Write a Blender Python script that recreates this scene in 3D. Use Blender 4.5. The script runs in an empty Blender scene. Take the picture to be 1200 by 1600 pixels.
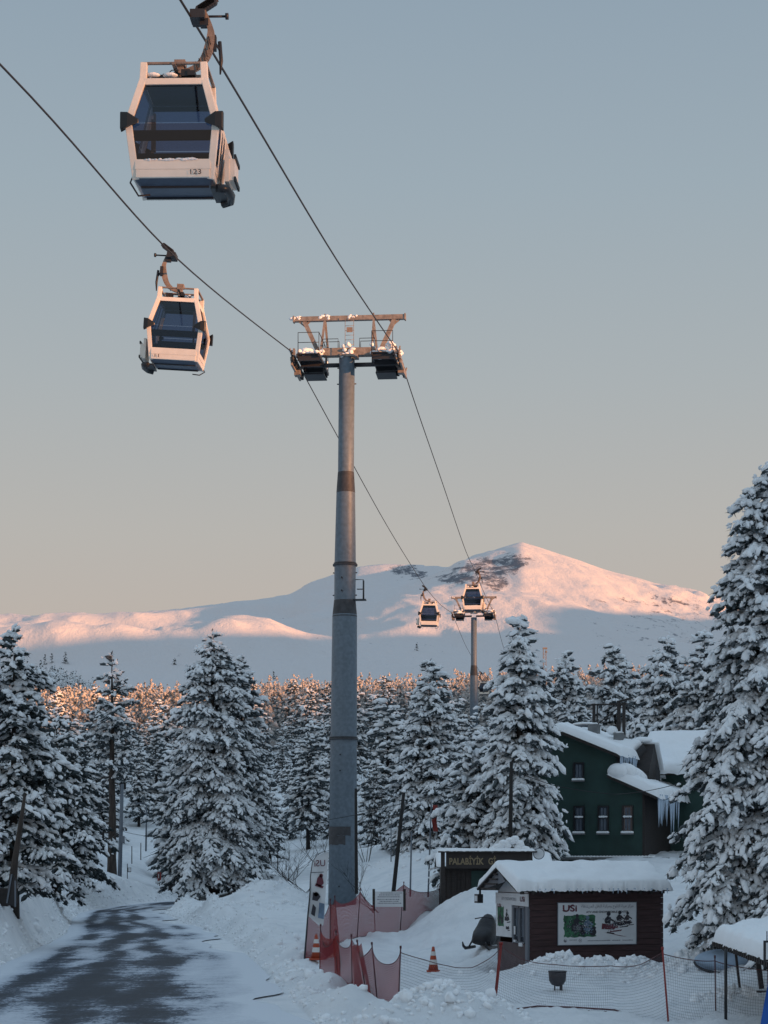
import bpy, bmesh, math, random
import numpy as np
from mathutils import Vector, Matrix

# ------------------------------------------------------------------ camera
scene = bpy.context.scene
COL = scene.collection
F = 3000.0          # focal length in photo pixels (1200 x 1600 frame)
HZ = 1340.0         # photo row of the horizon
CH = 3.4            # eye height above the road
cam_d = bpy.data.cameras.new("camera")
cam = bpy.data.objects.new("camera", cam_d); COL.objects.link(cam)
cam.location = (0, 0, CH); cam.rotation_euler = (math.radians(90), 0, 0)
cam_d.sensor_fit = 'VERTICAL'; cam_d.sensor_height = 24.0; cam_d.sensor_width = 18.0
cam_d.lens = 24.0 * F / 1600.0
cam_d.shift_y = (HZ - 800.0) / 1600.0
cam_d.clip_start = 0.5; cam_d.clip_end = 30000
scene.camera = cam

# ------------------------------------------------------------------ light
def lin(r, g, b):
    f = lambda c: (c / 255 / 12.92) if c / 255 <= 0.04045 else ((c / 255 + 0.055) / 1.055) ** 2.4
    return (f(r), f(g), f(b), 1.0)
SUN_AZ = math.radians(58)      # from straight behind the camera towards the right
SUN_EL = math.radians(4.5)
SX, SY = math.sin(SUN_AZ), -math.cos(SUN_AZ)
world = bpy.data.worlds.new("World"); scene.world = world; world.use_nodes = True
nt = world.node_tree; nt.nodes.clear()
wo = nt.nodes.new('ShaderNodeOutputWorld'); bg = nt.nodes.new('ShaderNodeBackground')
sky = nt.nodes.new('ShaderNodeTexSky'); sky.sky_type = 'NISHITA'; sky.sun_disc = False
sky.sun_elevation = SUN_EL; sky.sun_rotation = math.pi - SUN_AZ
sky.altitude = 1800; sky.air_density = 1.0; sky.dust_density = 1.5; sky.ozone_density = 1.2
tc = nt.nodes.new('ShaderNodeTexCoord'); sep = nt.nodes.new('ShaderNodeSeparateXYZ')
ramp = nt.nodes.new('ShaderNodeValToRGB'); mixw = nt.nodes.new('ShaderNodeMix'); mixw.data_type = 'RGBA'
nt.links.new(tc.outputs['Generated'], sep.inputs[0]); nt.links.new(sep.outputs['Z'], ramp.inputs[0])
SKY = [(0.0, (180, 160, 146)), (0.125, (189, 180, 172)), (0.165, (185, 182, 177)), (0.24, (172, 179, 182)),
       (0.33, (158, 173, 183)), (0.42, (145, 163, 178)), (0.62, (175, 198, 217)), (1.0, (166, 192, 218))]  # last stops: unseen upper sky, made brighter than natural to lift the shaded snow
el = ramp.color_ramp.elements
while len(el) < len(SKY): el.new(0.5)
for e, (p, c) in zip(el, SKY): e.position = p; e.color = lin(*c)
mul = nt.nodes.new('ShaderNodeVectorMath'); mul.operation = 'SCALE'; mul.inputs['Scale'].default_value = 0.06
nt.links.new(sky.outputs[0], mul.inputs[0])
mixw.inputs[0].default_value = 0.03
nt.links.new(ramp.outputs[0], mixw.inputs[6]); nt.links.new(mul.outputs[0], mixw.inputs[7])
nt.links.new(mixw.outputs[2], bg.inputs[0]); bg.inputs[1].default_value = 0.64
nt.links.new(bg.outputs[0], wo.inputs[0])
sun_d = bpy.data.lights.new("sun", 'SUN'); sun = bpy.data.objects.new("sun", sun_d); COL.objects.link(sun)
sun_d.energy = 5.0; sun_d.angle = math.radians(0.5); sun_d.color = (1.0, 0.43, 0.17)
sdir = Vector((SX * math.cos(SUN_EL), SY * math.cos(SUN_EL), math.sin(SUN_EL)))
sun.rotation_euler = sdir.to_track_quat('Z', 'Y').to_euler(); sun.location = (60, -40, 60)
vs = scene.view_settings; vs.view_transform = 'Standard'; vs.look = 'None'; vs.gamma = 1.0; vs.exposure = 0.64
scene.cycles.max_bounces = 6; scene.cycles.transparent_max_bounces = 24
scene.cycles.diffuse_bounces = 3; scene.cycles.glossy_bounces = 2; scene.cycles.caustics_reflective = False

rng = np.random.default_rng(7); random.seed(7)

# ------------------------------------------------------------------ helpers
def at(px, py, Y):
    """world point seen at photo pixel px,py when it stands Y metres away"""
    return Vector(((px - 600.0) / F * Y, Y, CH - (py - HZ) / F * Y))

def _hash(ix, iy, seed):
    h = (ix.astype(np.int64) * 374761393 + iy.astype(np.int64) * 668265263 + seed * 1442695041) & 0xffffffff
    h = ((h ^ (h >> 13)) * 1274126177) & 0xffffffff
    return ((h ^ (h >> 16)) & 0xffff) / 65535.0
def vnoise(x, y, seed=0):
    ix = np.floor(x); iy = np.floor(y); fx = x - ix; fy = y - iy
    fx = fx * fx * (3 - 2 * fx); fy = fy * fy * (3 - 2 * fy)
    a = _hash(ix, iy, seed); b = _hash(ix + 1, iy, seed); c = _hash(ix, iy + 1, seed); d = _hash(ix + 1, iy + 1, seed)
    return (a * (1 - fx) + b * fx) * (1 - fy) + (c * (1 - fx) + d * fx) * fy - 0.5
def fbm(x, y, oct=4, seed=0, gain=0.5):
    x = np.asarray(x, float); y = np.asarray(y, float); s = 0; a = 1.0
    for i in range(oct):
        s = s + a * vnoise(x, y, seed + i * 17); x = x * 2.03 + 5.1; y = y * 2.03 + 3.7; a *= gain
    return s

def link(name, me, mats=(), parent=None, smooth=False):
    for m in (mats if isinstance(mats, (list, tuple)) else [mats]): me.materials.append(m)
    if smooth: me.shade_smooth()
    o = bpy.data.objects.new(name, me); COL.objects.link(o)
    if parent is not None: o.parent = parent
    return o
def tri_mesh(name, V, T, M=None):
    """fast triangle mesh from numpy arrays"""
    me = bpy.data.meshes.new(name); n = len(T)
    me.vertices.add(len(V)); me.vertices.foreach_set('co', np.ascontiguousarray(V, np.float32).ravel())
    me.loops.add(n * 3); me.loops.foreach_set('vertex_index', np.ascontiguousarray(T, np.int32).ravel())
    me.polygons.add(n); me.polygons.foreach_set('loop_start', np.arange(0, n * 3, 3, dtype=np.int32))
    if M is not None: me.polygons.foreach_set('material_index', np.ascontiguousarray(M, np.int32))
    me.update(calc_edges=True); return me
def grid_mesh(name, P):
    """quad grid from an array (rows, cols, 3)"""
    r, c = P.shape[:2]; i = np.arange(r * c).reshape(r, c)
    q = np.stack([i[:-1, :-1], i[:-1, 1:], i[1:, 1:], i[1:, :-1]], -1).reshape(-1, 4); n = len(q)
    me = bpy.data.meshes.new(name); me.vertices.add(r * c)
    me.vertices.foreach_set('co', np.ascontiguousarray(P, np.float32).ravel())
    me.loops.add(n * 4); me.loops.foreach_set('vertex_index', q.astype(np.int32).ravel())
    me.polygons.add(n); me.polygons.foreach_set('loop_start', np.arange(0, n * 4, 4, dtype=np.int32))
    me.update(calc_edges=True); return me

def tag(o, label=None, cat=None, group=None, kind=None):
    if label: o['label'] = label
    if cat: o['category'] = cat
    if group: o['group'] = group
    if kind: o['kind'] = kind
    return o
def empty(name, loc=(0, 0, 0), rz=0.0, label=None, cat=None, group=None):
    o = bpy.data.objects.new(name, None); COL.objects.link(o); o.empty_display_size = 0.3
    o.location = loc; o.rotation_euler = (0, 0, rz); tag(o, label, cat, group); return o
def copy_tree(o, kids, parent=None):
    c = o.copy(); COL.objects.link(c); c.parent = parent
    for ch in kids.get(o.name, []): copy_tree(ch, kids, c)
    return c
def kids_map():
    k = {}
    for o in COL.objects:
        if o.parent: k.setdefault(o.parent.name, []).append(o)
    return k

class MB:
    """collects boxes, bars, tubes, lathes and panels into one mesh"""
    def __init__(s): s.v = []; s.f = []; s.m = []; s.sm = []
    def _add(s, vs_, fs, mi=0, smooth=False):
        b = len(s.v); s.v += [tuple(p) for p in vs_]
        for f in fs: s.f.append(tuple(b + i for i in f)); s.m.append(mi); s.sm.append(smooth)
        return s
    def box(s, c, d, mi=0, M=None):
        x, y, z = d[0] / 2, d[1] / 2, d[2] / 2; c = Vector(c)
        P = [Vector((a * x, b * y, e * z)) for a in (-1, 1) for b in (-1, 1) for e in (-1, 1)]
        P = [c + (M @ p if M is not None else p) for p in P]
        return s._add(P, [(0, 1, 3, 2), (4, 6, 7, 5), (0, 4, 5, 1), (2, 3, 7, 6), (0, 2, 6, 4), (1, 5, 7, 3)], mi)
    def bar(s, a, b, w, h=None, mi=0, up=(0, 0, 1)):
        a = Vector(a); b = Vector(b); h = h or w; d = (b - a); L = d.length
        if L < 1e-6: return s
        d.normalize(); up = Vector(up)
        if abs(d.dot(up)) > 0.98: up = Vector((0, 1, 0)) if abs(d.y) < .9 else Vector((1, 0, 0))
        x = d.cross(up).normalized(); z = x.cross(d)
        P = [p + x * (i * w / 2) + z * (j * h / 2) for p in (a, b) for i, j in ((-1, -1), (1, -1), (1, 1), (-1, 1))]
        return s._add(P, [(0, 3, 2, 1), (4, 5, 6, 7), (0, 1, 5, 4), (1, 2, 6, 5), (2, 3, 7, 6), (3, 0, 4, 7)], mi)
    def tube(s, pts, r, n=8, mi=0, cap=True, smooth=True):
        pts = [Vector(p) for p in pts]; m = len(pts)
        rr = r if isinstance(r, (list, tuple)) else [r] * m
        P = []; prev = None
        for i, p in enumerate(pts):
            d = (pts[min(i + 1, m - 1)] - pts[max(i - 1, 0)]).normalized()
            if prev is None:
                u = Vector((0, 0, 1)) if abs(d.z) < 0.9 else Vector((1, 0, 0)); x = d.cross(u).normalized()
            else: x = (prev - d * prev.dot(d)).normalized()
            prev = x; y = d.cross(x)
            P += [p + (x * math.cos(2 * math.pi * k / n) + y * math.sin(2 * math.pi * k / n)) * rr[i] for k in range(n)]
        fs = [(i * n + k, i * n + (k + 1) % n, (i + 1) * n + (k + 1) % n, (i + 1) * n + k) for i in range(m - 1) for k in range(n)]
        s._add(P, fs, mi, smooth)
        if cap:
            b = len(s.v) - len(P)
            s.f.append(tuple(b + k for k in reversed(range(n)))); s.m.append(mi); s.sm.append(False)
            s.f.append(tuple(b + (m - 1) * n + k for k in range(n))); s.m.append(mi); s.sm.append(False)
        return s
    def poly(s, pts, mi=0):
        return s._add(pts, [tuple(range(len(pts)))], mi)
    def prism(s, pts, off, mi=0):
        n = len(pts); off = Vector(off); P = [Vector(p) for p in pts]; P += [p + off for p in P]
        return s._add(P, [tuple(reversed(range(n))), tuple(range(n, 2 * n))] + [(i, (i + 1) % n, n + (i + 1) % n, n + i) for i in range(n)], mi)
    def blob(s, c, d, mi=0, j=0.12, lv=2, rnd=random):
        bm = bmesh.new(); bmesh.ops.create_icosphere(bm, subdivisions=lv, radius=1)
        P = [Vector(c) + Vector((v.co.x * d[0], v.co.y * d[1], v.co.z * d[2])) * (1 + rnd.uniform(-j, j)) for v in bm.verts]
        fs = [tuple(v.index for v in f.verts) for f in bm.faces]; bm.free()
        return s._add(P, fs, mi, True)
    def build(s, name, mats, parent=None, bevel=0.0, M=None):
        me = bpy.data.meshes.new(name); v = s.v
        if M is not None: v = [M @ Vector(p) for p in v]
        me.from_pydata(v, [], s.f); mats = mats if isinstance(mats, (list, tuple)) else [mats]
        for m in mats: me.materials.append(m)
        me.polygons.foreach_set('material_index', s.m); me.polygons.foreach_set('use_smooth', s.sm)
        bm = bmesh.new(); bm.from_mesh(me); bmesh.ops.recalc_face_normals(bm, faces=bm.faces)
        if bevel:
            es = [e for e in bm.edges if len(e.link_faces) == 2 and e.calc_face_angle(0) > 0.6]
            bmesh.ops.bevel(bm, geom=es, offset=bevel, segments=2, affect='EDGES', profile=0.6, clamp_overlap=True)
        bm.to_mesh(me); bm.free(); me.update()
        o = bpy.data.objects.new(name, me); COL.objects.link(o)
        if parent is not None: o.parent = parent
        return o

def frame_mat(o, ex, ez):
    """matrix whose x runs along ex, y (up of a text) along ez"""
    ex = Vector(ex).normalized(); ez = Vector(ez); ez = (ez - ex * ez.dot(ex)).normalized(); n = ex.cross(ez)
    M = Matrix.Identity(4)
    for i in range(3): M[i][0] = ex[i]; M[i][1] = ez[i]; M[i][2] = n[i]; M[i][3] = o[i]
    return M
def text_obj(name, s, width, height, M, mat, parent=None, ext=0.003, bold=0.0, mirror=False):
    """raised lettering fitted to width x height, its lower left corner at M's origin"""
    cu = bpy.data.curves.new(name, 'FONT'); cu.body = s; cu.size = 1.0; cu.extrude = 0.0; cu.offset = bold; cu.resolution_u = 3
    t = bpy.data.objects.new(name, cu); COL.objects.link(t)
    bpy.context.view_layer.update()
    me = bpy.data.meshes.new_from_object(t.evaluated_get(bpy.context.evaluated_depsgraph_get()))
    bpy.data.objects.remove(t); bpy.data.curves.remove(cu)
    n = len(me.vertices); co = np.zeros(n * 3, np.float32); me.vertices.foreach_get('co', co); co = co.reshape(-1, 3)
    lo = co.min(0); hi = co.max(0); sz = np.maximum(hi - lo, 1e-5)
    co[:, 0] = (co[:, 0] - lo[0]) / sz[0] * width; co[:, 1] = (co[:, 1] - lo[1]) / sz[1] * height; co[:, 2] = ext
    if mirror: co[:, 0] = width - co[:, 0]
    A = np.array(M); co = co @ A[:3, :3].T + A[:3, 3]
    me.vertices.foreach_set('co', co.astype(np.float32).ravel()); me.update()
    me.materials.clear(); me.materials.append(mat); me.name = name
    o = bpy.data.objects.new(name, me); COL.objects.link(o)
    if parent is not None: o.parent = parent
    return o

# ------------------------------------------------------------------ materials
def mat(name, col, rough=0.6, metal=0.0, var=0.0, vscale=8.0, bump=0.0, bscale=30.0, col2=None, stretch=None, spec=0.5):
    m = bpy.data.materials.new(name); m.use_nodes = True; t = m.node_tree; b = t.nodes['Principled BSDF']
    b.inputs['Base Color'].default_value = (*col[:3], 1); b.inputs['Roughness'].default_value = rough
    b.inputs['Metallic'].default_value = metal; b.inputs['Specular IOR Level'].default_value = spec
    if var or bump or col2:
        c = t.nodes.new('ShaderNodeTexCoord'); mp = t.nodes.new('ShaderNodeMapping'); t.links.new(c.outputs['Object'], mp.inputs[0])
        if stretch: mp.inputs['Scale'].default_value = stretch
    if var or col2:
        n = t.nodes.new('ShaderNodeTexNoise'); n.inputs['Scale'].default_value = vscale; n.inputs['Detail'].default_value = 5
        t.links.new(mp.outputs[0], n.inputs['Vector'])
        r = t.nodes.new('ShaderNodeValToRGB'); r.color_ramp.elements[0].position = 0.35; r.color_ramp.elements[1].position = 0.65
        c2 = col2 or tuple(x * (1 + var) for x in col[:3]); c1 = col if col2 else tuple(x * (1 - var) for x in col[:3])
        r.color_ramp.elements[0].color = (*c1[:3], 1); r.color_ramp.elements[1].color = (*c2[:3], 1)
        t.links.new(n.outputs[0], r.inputs[0]); t.links.new(r.outputs[0], b.inputs['Base Color'])
    if bump:
        n2 = t.nodes.new('ShaderNodeTexNoise'); n2.inputs['Scale'].default_value = bscale; n2.inputs['Detail'].default_value = 6
        bp = t.nodes.new('ShaderNodeBump'); bp.inputs['Strength'].default_value = bump; bp.inputs['Distance'].default_value = 0.1
        t.links.new(mp.outputs[0], n2.inputs['Vector']); t.links.new(n2.outputs[0], bp.inputs['Height']); t.links.new(bp.outputs[0], b.inputs['Normal'])
    return m
def glass(name, tint, gloss=0.12, rough=0.05):
    m = bpy.data.materials.new(name); m.use_nodes = True; t = m.node_tree; t.nodes.clear()
    o = t.nodes.new('ShaderNodeOutputMaterial'); tr = t.nodes.new('ShaderNodeBsdfTransparent'); gl = t.nodes.new('ShaderNodeBsdfGlossy')
    mx = t.nodes.new('ShaderNodeMixShader'); mx.inputs[0].default_value = gloss
    tr.inputs[0].default_value = (*tint, 1); gl.inputs['Roughness'].default_value = rough; gl.inputs[0].default_value = (.8, .85, .9, 1)
    t.links.new(tr.outputs[0], mx.inputs[1]); t.links.new(gl.outputs[0], mx.inputs[2]); t.links.new(mx.outputs[0], o.inputs[0]); return m
def net(name, col, cover, scale, wire=0.3):
    """woven net: a fine procedural grid of threads with open meshes"""
    m = bpy.data.materials.new(name); m.use_nodes = True; t = m.node_tree; b = t.nodes['Principled BSDF']
    b.inputs['Base Color'].default_value = (*col, 1); b.inputs['Roughness'].default_value = 0.8
    uv = t.nodes.new('ShaderNodeUVMap'); sp = t.nodes.new('ShaderNodeSeparateXYZ'); t.links.new(uv.outputs[0], sp.inputs[0])
    outs = []
    for k in (0, 1):
        a = t.nodes.new('ShaderNodeMath'); a.operation = 'MULTIPLY'; a.inputs[1].default_value = scale; t.links.new(sp.outputs[k], a.inputs[0])
        f = t.nodes.new('ShaderNodeMath'); f.operation = 'FRACT'; t.links.new(a.outputs[0], f.inputs[0])
        l = t.nodes.new('ShaderNodeMath'); l.operation = 'LESS_THAN'; l.inputs[1].default_value = wire; t.links.new(f.outputs[0], l.inputs[0]); outs.append(l)
    mx = t.nodes.new('ShaderNodeMath'); mx.operation = 'MAXIMUM'; t.links.new(outs[0].outputs[0], mx.inputs[0]); t.links.new(outs[1].outputs[0], mx.inputs[1])
    ml = t.nodes.new('ShaderNodeMath'); ml.operation = 'MULTIPLY'; ml.inputs[1].default_value = cover; t.links.new(mx.outputs[0], ml.inputs[0])
    t.links.new(ml.outputs[0], b.inputs['Alpha']); return m

SNOWC = (0.86, 0.88, 0.90)
M = dict(
    tree_snow=mat('tree_snow', SNOWC, 0.75, bump=0.35, bscale=13, spec=0.15),
    needles=mat('needles', (.022, .032, .030), 0.8, spec=0.2),
    frost=mat('frosted_needles', (.030, .040, .040), 0.85, vscale=9, col2=(.13, .15, .17), spec=0.2),
    frost_dark=mat('lightly_frosted_needles', (.022, .030, .030), 0.85, vscale=7, col2=(.07, .085, .095), spec=0.2),
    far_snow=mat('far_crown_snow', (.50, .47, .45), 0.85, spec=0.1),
    frost_far=mat('frosted_far_needles', (.05, .06, .06), 0.85, vscale=2.5, col2=(.20, .22, .24), spec=0.2),
    needles_far=mat('needles_far', (.035, .042, .040), 0.8, spec=0.2),
    bark=mat('bark', (.050, .038, .032), 0.9, var=0.4, vscale=6, bump=0.6, bscale=12, stretch=(1, 1, .2)),
    bark_dark=mat('bark_dark', (.018, .016, .017), 0.9),
    roof_snow=mat('roof_snow', SNOWC, 0.7, bump=0.25, bscale=5, spec=0.2),
    galv=mat('galvanised_steel', (.13, .165, .20), 0.5, 0.15, var=0.13, vscale=5, bump=0.05, bscale=40),
    band=mat('dark_band_paint', (.045, .045, .05), 0.6, var=0.25, vscale=4),
    steel=mat('weathered_steel', (.22, .19, .17), 0.55, 0.1, var=0.25, vscale=5),
    dsteel=mat('dark_steel', (.03, .03, .035), 0.5, 0.3),
    rubber=mat('black_rubber', (.012, .012, .013), 0.6),
    cabin=mat('cabin_paint', (.80, .72, .63), 0.4, var=0.05, vscale=3),
    skirt=mat('cabin_skirt', (.08, .10, .14), 0.35, var=0.08, vscale=4),
    black=mat('black_plastic', (.010, .011, .014), 0.35),
    seat=mat('seat_fabric', (.012, .013, .017), 0.6),
    rope=mat('steel_rope', (.02, .02, .023), 0.6, 0.3),
    cabin_glass=glass('tinted_glass', (.24, .29, .40), 0.06),
    cable_arm=mat('hanger_paint', (.22, .17, .14), 0.5, var=0.2, vscale=5),
    white=mat('white_board', (.62, .64, .66), 0.5, var=0.04, vscale=3),
    green_wall=mat('green_render', (.020, .050, .045), 0.8, var=0.22, vscale=.9, bump=0.1, bscale=20),
    dark_wood=mat('dark_wood', (.022, .017, .016), 0.7, var=0.3, vscale=3, stretch=(1, 1, 8)),
    kiosk_wood=mat('kiosk_boards', (.048, .023, .024), 0.75, var=0.30, vscale=1.5, stretch=(1, 1, 10)),
    kiosk_panel=mat('kiosk_panel', (.085, .060, .062), 0.8, var=0.15, vscale=3),
    grey_metal=mat('grey_metal', (.16, .18, .21), 0.5, 0.3),
    concrete=mat('concrete', (.16, .165, .17), 0.9, var=0.15, vscale=3),
    win_glass=mat('window_glass', (.03, .04, .055), 0.08, spec=0.8),
    curtain=mat('curtain', (.09, .11, .14), 0.9, var=0.3, vscale=8, stretch=(6, 6, .5)),
    ice=mat('ice', (.42, .52, .64), 0.25, spec=0.6),
    red=mat('red_plastic', (.22, .022, .018), 0.6),
    maroon=mat('maroon_pole', (.07, .014, .018), 0.6),
    cone=mat('cone_orange', (.35, .055, .020), 0.6),
    cone_white=mat('cone_white', (.60, .58, .56), 0.6),
    gold=mat('gold_letters', (.22, .17, .10), 0.6),
    ink=mat('ink', (.02, .02, .03), 0.6), ink_red=mat('ink_maroon', (.11, .02, .035), 0.6),
    ink_grey=mat('ink_grey', (.18, .19, .22), 0.6), ink_green=mat('poster_green', (.03, .115, .06), 0.7, var=0.45, vscale=7),
    ink_blue=mat('poster_blue', (.12, .18, .26), 0.7, var=0.3, vscale=4),
    blue=mat('blue_cloth', (.012, .10, .42), 0.7, var=0.1, vscale=3), pale_blue=mat('pale_blue_tarp', (.32, .42, .54), 0.6, var=0.12, vscale=2),
    pole_grey=mat('pole_grey', (.14, .16, .19), 0.6, 0.2), wood_pole=mat('wooden_pole', (.020, .018, .018), 0.9),
    cover=mat('black_cover', (.010, .010, .013), 0.55, bump=0.3, bscale=6),
    net_red=net('red_netting', (.24, .010, .018), 0.96, 22, 0.50), net_dense=net('red_netting_bundled', (.26, .016, .014), 0.97, 22, 0.62),
    net_pale=net('grey_netting', (.16, .14, .17), 0.55, 16, 0.12),
)
# ------------------------------------------------------------------ ground
ROAD = [(-60, -2.0, 4.2), (-30, -2.0, 4.4), (0, -2.4, 4.4), (25, -4.4, 4.4), (45, -6.5, 4.2), (65, -8.5, 3.8), (85, -10.8, 3.2), (105, -14.2, 2.7), (120, -16.2, 2.4),
        (134, -16.4, 2.2), (147, -14.6, 2.2), (156, -10.8, 2.2), (166, -4, 2.2)]
def _spline(pts, n=24):
    P = [pts[0]] + list(pts) + [pts[-1]]; out = []
    for i in range(1, len(P) - 2):
        for k in range(n):
            t = k / n; a, b, c, d = (np.array(P[j], float) for j in (i - 1, i, i + 1, i + 2))
            out.append(.5 * ((2 * b) + (c - a) * t + (2 * a - 5 * b + 4 * c - d) * t * t + (3 * b - a - 3 * c + d) * t ** 3))
    out.append(np.array(P[-2], float)); return np.array(out)
RS = _spline(ROAD, 10)     # columns: Y, x, half width

# heights read off the photo: (px, py, Y)
GC = [(-60, 1440, 50), (0, 1436, 50), (18, 1436, 54), (30, 1470, 50), (-10, 1425, 58), (60, 1390, 78), (15, 1408, 66), (0, 1345, 90), (-100, 1345, 80),
      (150, 1395, 130), (60, 1395, 112), (100, 1372, 128), (180, 1368, 145), (120, 1350, 150), (260, 1395, 155), (280, 1375, 175), (60, 1340, 160), (220, 1325, 200), (200, 1345, 175),
      (320, 1407, 130), (300, 1430, 108), (420, 1412, 104), (370, 1425, 100), (400, 1390, 118), (430, 1366, 140), (480, 1350, 150), (600, 1335, 145), (600, 1305, 190), (450, 1330, 190),
      (532, 1417, 107), (470, 1440, 80), (600, 1432, 88), (600, 1480, 66), (450, 1500, 62), (550, 1590, 41), (480, 1560, 46), (480, 1470, 70), (640, 1482, 66),
      (690, 1412, 72), (740, 1392, 70), (660, 1420, 78), (630, 1440, 74), (700, 1490, 61), (720, 1450, 66), (760, 1484, 59), (800, 1524, 54), (830, 1526, 54),
      (700, 1380, 90), (760, 1380, 85), (1035, 1524, 55), (900, 1516, 56), (792, 1486, 60), (757, 1502, 57), (757, 1516, 55), (735, 1490, 60), (900, 1470, 66), (980, 1345, 82), (1005, 1340, 84), (870, 1342, 92), (930, 1340, 86),
      (1100, 1490, 54), (1200, 1500, 52), (1150, 1555, 45), (1080, 1560, 45), (950, 1590, 41), (1040, 1600, 40), (870, 1552, 47.5), (1300, 1500, 50), (700, 1570, 44), (400, 1590, 41), (200, 1600, 39),
      (1100, 1330, 90), (1200, 1330, 95), (1000, 1280, 130), (850, 1300, 130), (700, 1320, 130), (1200, 1280, 130)]
GN = [(4, 0.0), (20, 0.0), (34, 0.0)]
for px in (-500, -200, 0, 200, 400, 600, 800, 1000, 1200, 1400, 1700):
    r = (px - 600) / 600
    for Y, z in ((250, 12), (320, 19), (420, 29), (600, 46), (760, 64 + 5 * r), (900, 78 + 7 * r), (1000, 85 + 8 * r), (1150, 78), (1500, 60), (2200, 60)):
        GC.append((px, HZ - (z - CH) * F / Y, Y))
    for Y, z in GN: GC.append((px, HZ - (z - CH) * F / Y, Y))
for px in (-800, -500, 1700, 2000):
    for Y, z in ((50, .5), (80, 1.5), (130, 3), (180, 6)): GC.append((px, HZ - (z - CH) * F / Y, Y))
GT = 0.0

for px, py, Y in ((474, 1520, 58), (494, 1523, 56), (500, 1535, 53), (528, 1540, 51.5), (551, 1556, 49), (580, 1573, 46), (593, 1581, 44), (621, 1590, 41.5), (516, 1502, 60), (531, 1476, 63), (557, 1468, 68),
                  (587, 1459, 71), (624, 1459, 74), (677, 1519, 56.5), (770, 1567, 46.5), (757, 1483, 60), (871, 1552, 48), (735, 1563, 45), (955, 1586, 43), (687, 1426, 78), (828, 1528, 53.5), (780, 1520, 55)):
    GC.append((px, py, Y))
GC.sort()
_g = np.array(GC, float)
# radial basis surface through all the heights
_keep = [0]
for i in range(1, len(_g)):
    q = _g[_keep]; dd = np.hypot((q[:, 0] - _g[i, 0]) / 110., (np.log(q[:, 2]) - math.log(_g[i, 2])) * 9.)
    if dd.min() > .08: _keep.append(i)
_g = _g[_keep]; GU = _g[:, 0] / 110.0; GW = np.log(_g[:, 2]) * 9.0; GZ = CH - (_g[:, 1] - HZ) / F * _g[:, 2]
GM = 0.0; GT = 0.0
_D = -np.sqrt((GU[:, None] - GU) ** 2 + (GW[:, None] - GW) ** 2 + .02); _n = len(GU)
_A = np.zeros((_n + 1, _n + 1)); _A[:_n, :_n] = _D - np.eye(_n) * .04; _A[:_n, _n] = 1; _A[_n, :_n] = 1
_s = np.linalg.solve(_A, np.concatenate([GZ, [0.0]])); GWT = _s[:_n]; GM = _s[_n]

# separate snow heaps: (px, py of the foot, Y, half width x, half depth, height)
HEAPS = [(735, 1600, 40.2, 1.15, 1.4, .62), (660, 1612, 39.8, .8, 1.0, .30), (930, 1530, 52.6, 1.7, .75, .52), (1010, 1535, 53.0, .9, .7, .34), (860, 1530, 52.8, .7, .5, .30), (1075, 1520, 51.5, 1.0, .9, .45),
         (415, 1412, 108, 2.6, 3.0, 1.1), (335, 1428, 101, 1.6, 2.0, .7), (375, 1432, 96, 1.8, 2.0, .55), (450, 1425, 98, 1.7, 2.0, .5),
         (10, 1470, 52, 1.3, 3.0, .5), (215, 1345, 178, 3.0, 4.0, 1.1), (1140, 1580, 44, .7, .6, .18), (600, 1350, 140, 5, 6, .8),
         (100, 1395, 100, 2.0, 4.0, .5), (640, 1345, 120, 4, 4, .8)]
HP = [((px - 600) / F * Y, Y, a, b, h) for px, py, Y, a, b, h in HEAPS]

def road_dist(x, y):
    x = np.asarray(x, float); y = np.asarray(y, float); best = np.full(x.shape, 1e9)
    for i in range(len(RS) - 1):
        y0, x0, h0 = RS[i]; y1, x1, h1 = RS[i + 1]; dx, dy = x1 - x0, y1 - y0; L = dx * dx + dy * dy + 1e-9
        t = np.clip(((x - x0) * dx + (y - y0) * dy) / L, 0, 1)
        d = np.hypot(x - x0 - t * dx, y - y0 - t * dy) - (h0 + t * (h1 - h0)); best = np.minimum(best, d)
    return best
def base_z(x, y):
    x = np.asarray(x, float); y = np.asarray(y, float); sh = x.shape; x = x.ravel(); y = y.ravel()
    Y = np.maximum(np.hypot(x * .6, np.maximum(y, 0)), 4.0)
    Y = np.where(y > 0, np.maximum(y, Y * .75), 4.0)
    u = np.clip(x / Y * F + 600, -800, 2000) / 110.0; w = np.log(Y) * 9.0; out = np.empty(len(x))
    for i in range(0, len(x), 20000):
        d2 = (u[i:i + 20000, None] - GU) ** 2 + (w[i:i + 20000, None] - GW) ** 2
        out[i:i + 20000] = (GT - np.sqrt(d2 + .02)) @ GWT + GM
    return out.reshape(sh)
def ground_z(x, y):
    x = np.asarray(x, float); y = np.asarray(y, float)
    z = base_z(x, y); d = road_dist(x, y)
    for hx, hy, a, b, h in HP:
        q = ((x - hx) / a) ** 2 + ((y - hy) / b) ** 2; z = z + h * np.exp(-q * 1.1) * (1 + .5 * fbm(x * 1.1, y * 1.1, 3, 5))
    near = np.clip((260 - y) / 200, 0.0, 1)
    z = z + (.12 * fbm(x * .30, y * .16, 3, 1) + .15 * fbm(x * 1.5, y * 1.0, 5, 2, .6)) * near + fbm(x * .02, y * .02, 4, 9) * 3.5 * np.clip((y - 260) / 500, 0, 1)
    bank = .34 * np.exp(-((d - 1.2) / .8) ** 2) * (1 + 1.6 * fbm(x * .8, y * .5, 3, 11)) * (y < 170)   # ploughed edge
    k = np.clip(d / 2.0, 0, 1); k = k * k * (3 - 2 * k)
    z = np.where(d < 170, -.03 * (1 - k) + z * k + bank * np.clip(d / .5, 0, 1), z)
    return np.where(d < .25, -.03, z)
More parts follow.
